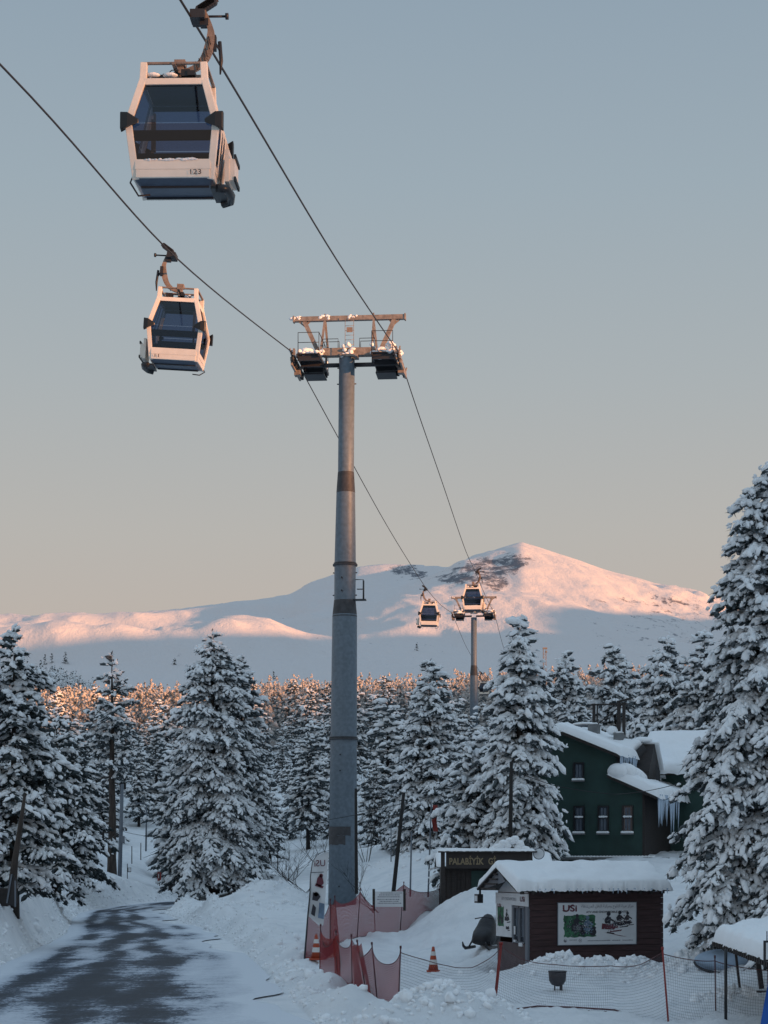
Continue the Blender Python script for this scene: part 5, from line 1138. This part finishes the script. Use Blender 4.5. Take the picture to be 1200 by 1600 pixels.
# ------------------------------------------------------------------ fences of netting
def net_mesh(name, tops, bots, mt, sag=.12, bsag=.05, parent=None, nseg=14, nv=10, wave=.09, seed=0):
    """net hung between posts: tops/bots are matching lists of points"""
    P = []; UV = []; u = 0
    rr = np.random.default_rng(seed)
    for k in range(len(tops) - 1):
        a, b, c, d = Vector(tops[k]), Vector(tops[k + 1]), Vector(bots[k]), Vector(bots[k + 1]); L_ = (b - a).length; sg = sag[k] if isinstance(sag, (list, tuple)) else sag; bs = bsag[k] if isinstance(bsag, (list, tuple)) else bsag
        nrm = (b - a).cross(Vector((0, 0, 1))).normalized()
        for i in range(nseg + (1 if k == len(tops) - 2 else 0)):
            t = i / nseg; s4 = 4 * t * (1 - t); tp = a.lerp(b, t) - Vector((0, 0, sg * s4)); bt = c.lerp(d, t) - Vector((0, 0, bs * s4)); row = []
            for j in range(nv + 1):
                v = j / nv; p = tp.lerp(bt, v) + nrm * wave * s4 * math.sin(v * 5 + k * 2 + t * 3); row.append(p[:])
            P.append(row); UV.append([(u + L_ * t, j / nv * (tp - bt).length) for j in range(nv + 1)])
        u += L_
    P = np.array(P); UV = np.array(UV).reshape(-1, 2); me = grid_mesh(name, P); l = me.uv_layers.new(name='UVMap'); lv_ = np.zeros(len(me.loops), np.int32); me.loops.foreach_get('vertex_index', lv_)
    l.data.foreach_set('uv', UV[lv_].astype(np.float32).ravel()); o = link(name, me, mt, parent, smooth=True)
    m = MB(); m.tube([tuple(q) for q in P[:, 0]], .010, 5); m.tube([tuple(q) for q in P[:, -1]], .014, 5); return o, m
def fence(name, label, posts, mt, sag, bsag, group, pole='maroon', pr=.016, dense=(), seed=0, skip_end=False, nopost=()):
    """posts: (px top, py top, px foot, py foot, Y)"""
    root0 = at(posts[0][2], posts[0][3], posts[0][4]); root = empty(name, root0, 0, label, 'net fence', group)
    tp = [at(a, b_, Y) - root0 for a, b_, c, d, Y in posts]; bt = [at(c, d, Y) - root0 for a, b_, c, d, Y in posts]
    o, m = net_mesh('net', [t - Vector((0, 0, .06)) for t in tp], [q + Vector((0, 0, .04)) for q in bt], mt, sag, bsag, root, seed=seed)
    m.build('edge_cord', M['maroon'], root)
    for i, (t, q) in enumerate(zip(tp, bt)):
        if i in nopost: continue
        m = MB(); m.tube([q - Vector((0, 0, .35)), t + Vector((0, 0, .03))], pr, 7); m.tube([t + Vector((0, 0, .0)), t + Vector((0, 0, .06))], pr * 1.5, 7); m.build('post', M[pole], root)
    for (i, f0, f1, h0, h1) in dense:   # gathered folds of net
        a, b_ = tp[i].lerp(tp[i + 1], f0), tp[i].lerp(tp[i + 1], f1); c, d = bt[i].lerp(bt[i + 1], f0), bt[i].lerp(bt[i + 1], f1)
        off = Vector((0, -.035, 0)); net_mesh('gathered_net', [a.lerp(c, h0) + off, b_.lerp(d, h0) + off], [a.lerp(c, h1) + off, b_.lerp(d, h1) + off], M['net_dense'], .10, .12, root, 10, 8, .06, i)[0]
    return root
fence('safety_net_fence', 'rear row of red netting running from the feather flag back past the tower base', [(482, 1424, 474, 1518, 58), (516, 1407, 516, 1500, 60), (523, 1402, 531, 1474, 63), (563, 1390, 557, 1466, 68), (584, 1411, 587, 1458, 71), (631, 1380, 624, 1458, 74), (687, 1386, 686, 1424, 78)],
      M['net_red'], [.30, .35, .28, .20, .10, .22], [.05, .05, .05, .05, .12, .10], 'red net fences', dense=[(1, .0, 1.0, .05, .98), (0, .0, .9, .75, .98)], seed=1)
fence('safety_net_fence', 'front row of sagging red netting on maroon poles ending near the bottom centre', [(501, 1447, 499, 1532, 53), (525, 1457, 528, 1538, 51.5), (549, 1463, 551, 1555, 49), (558, 1472, 580, 1572, 46), (581, 1476, 593, 1580, 44), (626, 1482, 621, 1588, 41.5)],
      M['net_red'], [.42, .30, .22, .26, .34], [.04, .10, .08, .05, .10], 'red net fences', dense=[(0, .0, 1.0, .10, .45), (0, .85, 1.0, .1, .9), (1, .0, 1.0, .78, .98), (2, .1, .75, .05, .95), (3, .0, .3, .0, .97), (3, .3, 1.0, .80, .99), (4, .0, 1.0, .84, .99), (1, .0, .16, .0, .95)], seed=2)
fence('safety_net_fence', 'nearly transparent grey netting hanging from the front red fence to the kiosk corner', [(626, 1484, 621, 1588, 41.4), (690, 1503, 690, 1570, 43.5), (735, 1508, 735, 1562, 45), (782, 1476, 770, 1566, 46.5)], M['net_pale'], [.03, .03, .12], [.05, .02, .02], 'pale net fences', pole='red', pr=.024, seed=3, nopost=(0, 1, 2))
fence('safety_net_fence', 'pale grey netting strung in front of the kiosk between two red poles', [(784, 1476, 772, 1566, 46.4), (868, 1503, 866, 1576, 44.5), (955, 1505, 955, 1584, 43), (1035, 1484, 1047, 1606, 40)], M['net_pale'], [.10, .03, .12], [.05, .02, .02], 'pale net fences', pole='red', pr=.020, seed=4, nopost=(1, 2))
fence('safety_net_fence', 'pale grey netting right of the kiosk running behind the canopy post', [(1036, 1486, 1047, 1604, 40.2), (1117, 1497, 1119, 1592, 41), (1200, 1512, 1200, 1600, 40), (1260, 1512, 1260, 1600, 40)], M['net_pale'], [.05, .04, .04], [.02, .02, .02], 'pale net fences', pole='maroon', pr=.014, seed=5, nopost=(0, 3))
b = at(800, 1574, 43); m = MB(); m.tube([at(797, 1578, 43.5), at(840, 1572, 44), at(900, 1574, 43.6), at(960, 1578, 43), at(1000, 1590, 42), at(1050, 1612, 40.5)], .02, 6); o = m.build('loose_rope', M['maroon']); tag(o, 'slack dark red rope lying along the snow below the kiosk netting', 'rope')

# ------------------------------------------------------------------ cones
def cone(label, px, py, Y):
    b = at(px, py, Y); b.z = gz(b.x, b.y) + .03; root = empty('traffic_cone', b, 0, label, 'traffic cone', 'orange and white traffic cones')
    m = MB(); m.box((0, 0, .02), (.40, .40, .05)); m.build('base', M['cone'], root, bevel=.02)
    m = MB(); m.tube([(0, 0, .04), (0, 0, .74)], [.155, .035], 24); m.build('body', M['cone'], root)
    for za, zb2 in ((.22, .36), (.48, .60)):
        r = lambda z: .155 - (.12) * (z - .04) / .70 + .003
        m = MB(); m.tube([(0, 0, za), (0, 0, zb2)], [r(za), r(zb2)], 24, cap=False); m.build('white_band', M['cone_white'], root)
cone('traffic cone standing alone on the snow left of the kiosk', 677, 1518, 56.5); cone('traffic cone at the left foot of the red netting', 494, 1522, 56.0)

# ------------------------------------------------------------------ feather flag
Yf = 57; fo_ = at(474, 1520, Yf); FR = empty('feather_flag', fo_, 0, 'tall white feather flag with mirrored USi lettering leaning before the tower base', 'flag')
def fp(px, py, dy=0): p = at(px, py, Yf); return Vector((p.x - fo_.x, dy, p.z - fo_.z))
Lf = [(474, 1520), (478, 1470), (481, 1430), (484, 1400), (485, 1370), (488, 1348), (495, 1336), (505, 1331), (514, 1329)]; Rf = [(505, 1446), (507, 1430), (508, 1412), (509, 1396), (509, 1385), (511, 1370), (512, 1352), (513, 1340), (514, 1330)]
Lfl = [(482, 1432), (483, 1420), (484.5, 1404), (485.5, 1385), (486, 1368), (488.5, 1350), (495, 1337.5), (505, 1332.5), (513.5, 1331)]
m = MB(); P = []; nn = 8
for i in range(9):
    for j in range(nn + 1): t = j / nn; a, b = Lfl[i], Rf[i]; P.append(fp(a[0] + (b[0] - a[0]) * t, a[1] + (b[1] - a[1]) * t, .05 * math.sin(i * .9 + t * 3)))
m._add(P, [(i * (nn + 1) + j, i * (nn + 1) + j + 1, (i + 1) * (nn + 1) + j + 1, (i + 1) * (nn + 1) + j) for i in range(8) for j in range(nn)], 0, True); m.prism([fp(482, 1432, .0), fp(505, 1446, .0), fp(498, 1446, .0)], (0, .01, 0)); fl = m.build('banner', M['white'], FR)
m = MB(); m.tube([fp(*p, .0) for p in Lf], [.03, .028, .024, .02, .016, .014, .012, .010, .008], 6); m.build('pole', M['dsteel'], FR)
text_obj('lettering', 'USi', 17 * Yf / F, 10 * Yf / F, frame_mat(fp(491.5, 1354, -.09), (1, 0, .03), (0, 0, 1)), M['ink_red'], fl, mirror=True, bold=.01)
FM = frame_mat(fp(484, 1446, -.085), (1, 0, 0), (0, 0, 1)); s = Yf / F
def fs_(shapes): return [[(x * s, y * s) for x, y in p] for p in shapes]
flat('print', fs_([[(10, 64), (17, 60), (22, 66), (20, 76), (17, 80), (12, 74)], disc(18, 78, 3), [(8, 62), (20, 58), (22, 61), (10, 66)]]), FM, M['ink_red'], fl)
flat('print', fs_([[(4, 40), (12, 38), (17, 45), (14, 50), (5, 52)], disc(10, 49, 3.5), [(2, 18), (8, 14), (10, 28), (5, 34)], [(1, 92 - 10), (22, 83), (22, 84), (1, 83)]]), FM, M['ink'], fl)
flat('print', fs_([[(13, 12), (22, 10), (23, 34), (15, 36)]]), FM, M['ink_blue'], fl)

# ------------------------------------------------------------------ notice board on the rear net
b = at(608, 1416, 71); NB = empty('notice_board', b, 0, 'white notice board with rows of small text between two short dark posts', 'sign'); s = 71 / F
m = MB(); m.box((0, 0, 11 * s), (46 * s, .03, 24 * s)); bo = m.build('board', M['white'], NB)
for sx in (-1, 1): m = MB(); m.box((sx * 24 * s, .02, 10 * s), (4 * s, .08, 34 * s)); m.build('post', M['dark_wood'], NB)
sh = []; rr = random.Random(2)
for y in (20, 17, 14, 10, 7, 4):
    x = -19 + rr.uniform(0, 5)
    while x < 19 - rr.uniform(0, 5): w = rr.uniform(.6, 2.6); sh.append([(x * s, y * s), ((x + w) * s, y * s), ((x + w) * s, (y + 1.4) * s), (x * s, (y + 1.4) * s)]); x += w + .6
flat('small_print', sh, frame_mat((0, -.017, 0), (1, 0, 0), (0, 0, 1)), M['ink_grey'], bo)

# ------------------------------------------------------------------ snowmobile under a cover
b = at(757, 1481, 60); SM = empty('snowmobile', b, math.radians(-22), 'dark covered snowmobile parked beside the kiosk counter', 'snowmobile')
rr = random.Random(6); m = MB(); secs = [(-.98, .16, .22, .40), (-.85, .27, .14, .52), (-.6, .34, .10, .66), (-.38, .34, .10, .80), (-.22, .30, .12, .98), (-.12, .24, .14, 1.06), (-.02, .26, .14, .92), (.15, .26, .12, .74), (.5, .26, .12, .72), (.85, .26, .12, .76), (1.08, .22, .16, .70), (1.16, .12, .3, .55)]
P = []; nr = 16
for y, w, zb_2, zt_ in secs:
    for k in range(nr):
        a_ = 2 * math.pi * k / nr; c_, s2 = math.cos(a_), math.sin(a_); sg = lambda v: math.copysign(abs(v) ** .75, v)
        P.append((.15 + w * sg(c_) * (1.15 if s2 < 0 else 1) + rr.uniform(-.012, .012), y, (zb_2 + zt_) / 2 + (zt_ - zb_2) / 2 * sg(s2) + rr.uniform(-.012, .012)))
m._add(P, [(i * nr + k, i * nr + (k + 1) % nr, (i + 1) * nr + (k + 1) % nr, (i + 1) * nr + k) for i in range(len(secs) - 1) for k in range(nr)] + [tuple(reversed(range(nr))), tuple((len(secs) - 1) * nr + k for k in range(nr))], 0, True)
m.build('cover', M['cover'], SM)
for sx in (-.22, .52): m = MB(); m.tube([(sx, -.3, .05), (sx, -1.15, .04), (sx, -1.35, .12), (sx, -1.42, .24)], [.05, .05, .04, .02], 8); m.bar((sx, -.85, .06), (sx + (.15 - sx) * .4, -.7, .40), .04); m.build('ski', M['dsteel'], SM)
m = MB(); m.box((.15, .55, .12), (.42, 1.6, .22)); m.build('track', M['rubber'], SM, bevel=.06)
m = MB(); m.tube([(-.16, -.45, .92), (.15, -.40, .98), (.46, -.45, .92)], .02, 6); m.build('handlebar', M['dsteel'], SM)
m = MB(); m.blob((.34, .12, .90), (.12, .13, .12), lv=3, j=0); o = m.build('helmet', M['white']); o.location = b; tag(o, 'pale helmet resting on top of the covered snowmobile', 'helmet')

# ------------------------------------------------------------------ fire basket
b = at(871, 1551, 48); FB = empty('fire_basket', b, 0, 'black metal fire bowl on a stand in front of the kiosk snow mound', 'fire basket')
m = MB(); m.tube([(0, 0, .16), (0, 0, .20), (0, 0, .30), (0, 0, .52), (0, 0, .53)], [.04, .15, .21, .225, .20], 24); m.build('bowl', M['dsteel'], FB)
m = MB(); m.tube([(0, 0, .52), (0, 0, .545)], .235, 24); m.build('rim', M['dsteel'], FB)
for dx_ in (-.07, .09): m = MB(); m.bar((dx_, 0, .22), (dx_, 0, -.08), .07 if dx_ > 0 else .03); m.build('leg', M['dsteel'], FB)

# ------------------------------------------------------------------ poles, lamps and wires
def pole(name, label, top, foot, r, mt, group=None, cat='pole', extra=None):
    b = at(*foot); t = at(*top); root = empty(name, b, 0, label, cat, group)
    m = MB(); d = t - b; m.tube([-d * .03, d * .5, d], [r * 1.1, r, r * .85], 10); m.build('shaft', mt, root)
    if extra: extra(root, d)
    return root
def cap_snow(root, d): m = MB(); m.blob(d + Vector((0, 0, .05)), (.12, .12, .08), lv=2); m.build('snow', M['tree_snow'], root)
pole('utility_pole', 'dark wooden pole just right of the near lift tower column', (556, 1232, 100), (557, 1392, 100), .085, M['wood_pole'], 'dark wooden utility poles')
pole('utility_pole', 'leaning dark wooden pole with a snow cap between the tower and the red flag', (631, 1238, 95), (615, 1392, 95), .10, M['wood_pole'], 'dark wooden utility poles', extra=cap_snow)
pole('utility_pole', 'straight dark wooden pole rising behind the entrance board', (799, 1190, 78), (797, 1350, 78), .085, M['wood_pole'], 'dark wooden utility poles')
pole('marker_pole', 'plain thin grey pole left of the flagpole', (643, 1300, 90), (641, 1398, 90), .04, M['pole_grey'], 'thin grey poles')
pole('marker_pole', 'thinnest grey pole left of the leaning wooden pole', (611, 1290, 118), (611, 1345, 118), .03, M['pole_grey'], 'thin grey poles')
def flag_ex(root, d):
    m = MB(); P = []
    for i in range(9):
        for j in range(4): P.append(d + Vector((.05 + j * .07 + .03 * math.sin(i), .03 * math.sin(i * .9 + j), -.05 - i * .145)))
    m._add(P, [(i * 4 + j, i * 4 + j + 1, i * 4 + 4 + j + 1, i * 4 + 4 + j) for i in range(8) for j in range(3)], 0, True); m.build('flag', M['red'], root)
pole('flagpole', 'thin flagpole with a limp furled red flag left of the entrance board', (674, 1256, 84), (669, 1397, 84), .035, M['pole_grey'], cat='flagpole', extra=flag_ex)
def lampbox(root, d):
    m = MB(); m.box(d * .38 + Vector((.18, -.05, .1)), (.26, .2, .5)); m.build('meter_box', M['grey_metal'], root)
    m = MB(); m.box(d * .52 + Vector((.0, 0, 0)), (.8, .12, .08)); m.box(d * .5 + Vector((.4, 0, 0)), (.12, .2, .2)); m.build('bracket', M['dsteel'], root)
pole('lamp_pole', 'grey steel pole with a meter box right of the bare pine trunk', (191, 1225, 146), (187, 1368, 146), .15, M['pole_grey'], extra=lampbox)
def lamparm(root, d):
    m = MB(); m.tube([d, d + Vector((-.25, 0, .12)), d + Vector((-.7, 0, .12))], .05, 6); m.build('arm', M['pole_grey'], root); m = MB(); m.box(d + Vector((-.75, 0, .10)), (.6, .3, .14)); m.build('lamp_head', M['grey_metal'], root)
pole('street_lamp', 'distant street lamp with its head turned left, beside the road-bend spruce', (229, 1257, 170), (228, 1328, 170), .07, M['pole_grey'], cat='street lamp', extra=lamparm)
for i, (px, y0, y1, Y, lb) in enumerate(((206, 1322, 1349, 150, 'short dark stake right of the meter-box pole'), (220, 1317, 1343, 160, 'short dark stake nearest the distant street lamp'), (434, 1330, 1360, 130, 'thin stake left of the bare shrubs'), (447, 1345, 1361, 140, 'short thin stake between the shrub and the snow heap'), (389, 1325, 1358, 140, 'thin stake right of the road-bend spruce'))):
    pole('marker_stake', lb, (px, y0, Y), (px, y1, Y), .035, M['wood_pole'], 'marker stakes in the snow', 'stake')
b = at(199, 1369, 146); SG = empty('small_sign', b, 0, 'tiny dark-backed sign on a stake right of the meter-box pole', 'sign'); m = MB(); m.tube([(0, 0, -.2), (0, 0, .95)], .03, 6); m.build('post', M['dsteel'], SG); m = MB(); m.box((.16, 0, .48), (.26, .04, .34)); p = m.build('panel', M['dsteel'], SG); m = MB(); m.box((.17, -.024, .49), (.19, .01, .26)); m.build('face', M['white'], p)
b = at(249, 1380, 148); SG = empty('red_marker_sign', b, 0, 'small red and white road marker at the left foot of the road-bend spruce', 'sign'); m = MB(); m.tube([(0, 0, -.2), (0, 0, .8)], .035, 6); m.build('post', M['dsteel'], SG); m = MB(); m.prism([(-.14, 0, .15), (.14, 0, .25), (.14, 0, .85), (-.14, 0, .85)], (0, .03, 0)); p = m.build('panel', M['red'], SG); m = MB(); m.box((-.04, -.004, .55), (.08, .006, .34)); m.build('stripe', M['white'], p)
# protected trunk and wall at the left edge
b = at(21, 1412, 68); TP = empty('wrapped_trunk', b, 0, 'dark wrapped trunk with pale side boards rising from the bank at the left edge', 'tree trunk')
def q68(px, py, dy=0): p = at(px, py, 68); return Vector((p.x - b.x, dy, p.z - b.z))
m = MB(); m.tube([q68(20, 1412), q68(20, 1375), q68(24, 1340), q68(32, 1290), q68(39, 1240)], [.16, .15, .11, .09, .05], 10); m.build('trunk', M['bark'], TP)
m = MB(); m.prism([q68(13, 1414, -.16), q68(25, 1416, -.16), q68(25, 1372, -.16), q68(21, 1364, -.16), q68(15, 1374, -.16)], (0, .05, 0)); m.build('wrap', M['black'], TP)
m = MB(); m.bar(q68(12.5, 1411, -.2), q68(20, 1366, -.2), .05); m.bar(q68(25.5, 1417, -.2), q68(25.5, 1376, -.2), .05); m.build('side_board', M['pole_grey'], TP)
m = MB(); m.prism([(0, 0, 0), (1.6, 0, -.1), (1.6, 0, .55), (0, 0, .62)], (0, .25, 0)); o = m.build('low_wall', M['dark_wood']); o.location = at(-58, 1412, 69); tag(o, 'low dark wall poking out of the snow behind the wrapped trunk', 'wall')

def wire(label, pts, r=.014, cat='wire', name='overhead_wire', group='thin overhead wires'):
    m = MB(); P = [at(*p) for p in pts]; Q = []
    for a, b in zip(P[:-1], P[1:]):
        L_ = (b - a).length
        for i in range(10): t = i / 10; Q.append(a.lerp(b, t) - Vector((0, 0, 4 * t * (1 - t) * L_ * .015)))
    Q.append(P[-1]); m.tube(Q, r, 5); o = m.build(name, M['rope']); tag(o, label, cat, group)
wire('wire from the meter-box pole across the road-bend spruce to the leaning pole', [(191, 1299, 146), (390, 1303, 118), (490, 1284, 98), (630, 1255, 94)], .016)
wire('wire rising from the leaning wooden pole to the pole behind the entrance board', [(630, 1258, 94), (700, 1226, 86), (799, 1200, 78)], .016)
wire('wire from the straight wooden pole across the green house gable', [(799, 1203, 78), (868, 1228, 78), (960, 1241, 78), (1068, 1222, 72)], .014)
wire('wire crossing at the left edge past the lower boughs', [(-20, 1293, 60), (60, 1284, 80), (191, 1296, 146)], .014)

# ------------------------------------------------------------------ canopy, table, tarp, cloth on the right
A, B, Cc, Dd = at(1114, 1470, 44), at(1203, 1502, 34), at(1330, 1478, 38), at(1236, 1440, 50)
CN = empty('snowy_canopy', A - Vector((0, 0, 1.5)), 0, 'timber canopy loaded with smooth snow at the right edge', 'canopy'); o_ = CN.location
A, B, Cc, Dd = (p - o_ for p in (A, B, Cc, Dd))
m = MB(); m.prism([A, B, Cc, Dd], (0, 0, -.07)); 
for p, q in ((A, B), (Dd, A)):
    n = int((q - p).length / .35)
    for i in range(n): c = p.lerp(q, (i + .5) / n); m.box(c - Vector((0, 0, .06)), (.07, .07, .10))
r = m.build('roof', M['dark_wood'], CN)
snow_slab('snow', [A + Vector((0, 0, .005)), B + Vector((0, 0, .005)), Cc + Vector((0, 0, .005)), Dd + Vector((0, 0, .005))], .30, M['roof_snow'], r, 50, 30, 20, .04, .03, .6)
m = MB(); m.tube([at(1134, 1625, 40) - o_, at(1134, 1483, 40) - o_], .033, 8); m.build('post', M['black'], CN)
for a_, b_, w in (((1149, 1484), (1157, 1553), .055), ((1183, 1492), (1190, 1545), .11)): m = MB(); m.bar(at(*a_, 45.5) - o_, at(*b_, 45.5) - o_, w, w); m.build('post', M['dark_wood'], CN)
b = at(1176, 1566, 45); TB = empty('bench', b, 0, 'low plank bench half buried in snow under the canopy', 'bench'); m = MB(); m.box((.15, 0, .24), (.9, .35, .05)); m.build('seat', M['dark_wood'], TB)
for sx in (-.1, .4): m = MB(); m.bar((sx, 0, .22), (sx + .1, 0, -.1), .07); m.build('leg', M['dark_wood'], TB)
m = MB(); m.blob((0, 0, 0), (.78, .45, .31), lv=4, j=0); o = m.build('domed_tarp', M['pale_blue']); o.location = at(1131, 1501, 50.5); tag(o, 'pale blue rounded tarp mound behind the canopy posts', 'tarp')
m = MB(); P = []
for i in range(25): a = math.pi + math.pi * i / 24; P.append((.80 * math.cos(a), -.15 + .33 * math.sin(a) * .8, .29 * math.sin(a) - .02))
m.tube(P, .035, 6); o2 = m.build('rim', M['black'], o)
m = MB(); nn = 14; P = []
for i in range(nn + 1):
    for j in range(9):
        t = i / nn; u = j / 8; l = at(1203 - 20 * t, 1520 + 90 * t, 36); q = at(1262, 1520 + 90 * t, 36); p = l.lerp(q, u); P.append(p + Vector((0, .05 * math.sin(u * 9 + t * 2) - .25 * t, 0)))
m._add(P, [(i * 9 + j, i * 9 + j + 1, (i + 1) * 9 + j + 1, (i + 1) * 9 + j) for i in range(nn) for j in range(8)], 0, True); o = m.build('blue_cloth', M['blue']); tag(o, 'bright blue cloth hanging at the lower right corner', 'cloth')
b = at(1212, 1486, 33); PS = empty('hanging_sign', b, 0, 'small black-framed white sign hanging at the canopy edge', 'sign'); m = MB(); m.box((0, 0, 0), (.42, .03, .36)); f = m.build('frame', M['black'], PS); m = MB(); m.box((.0, -.02, 0), (.34, .01, .29)); m.build('panel', M['white'], f)
m = MB(); m.bar((-.15, 0, .18), (-.15, 0, .34), .015); m.build('hook', M['black'], PS)
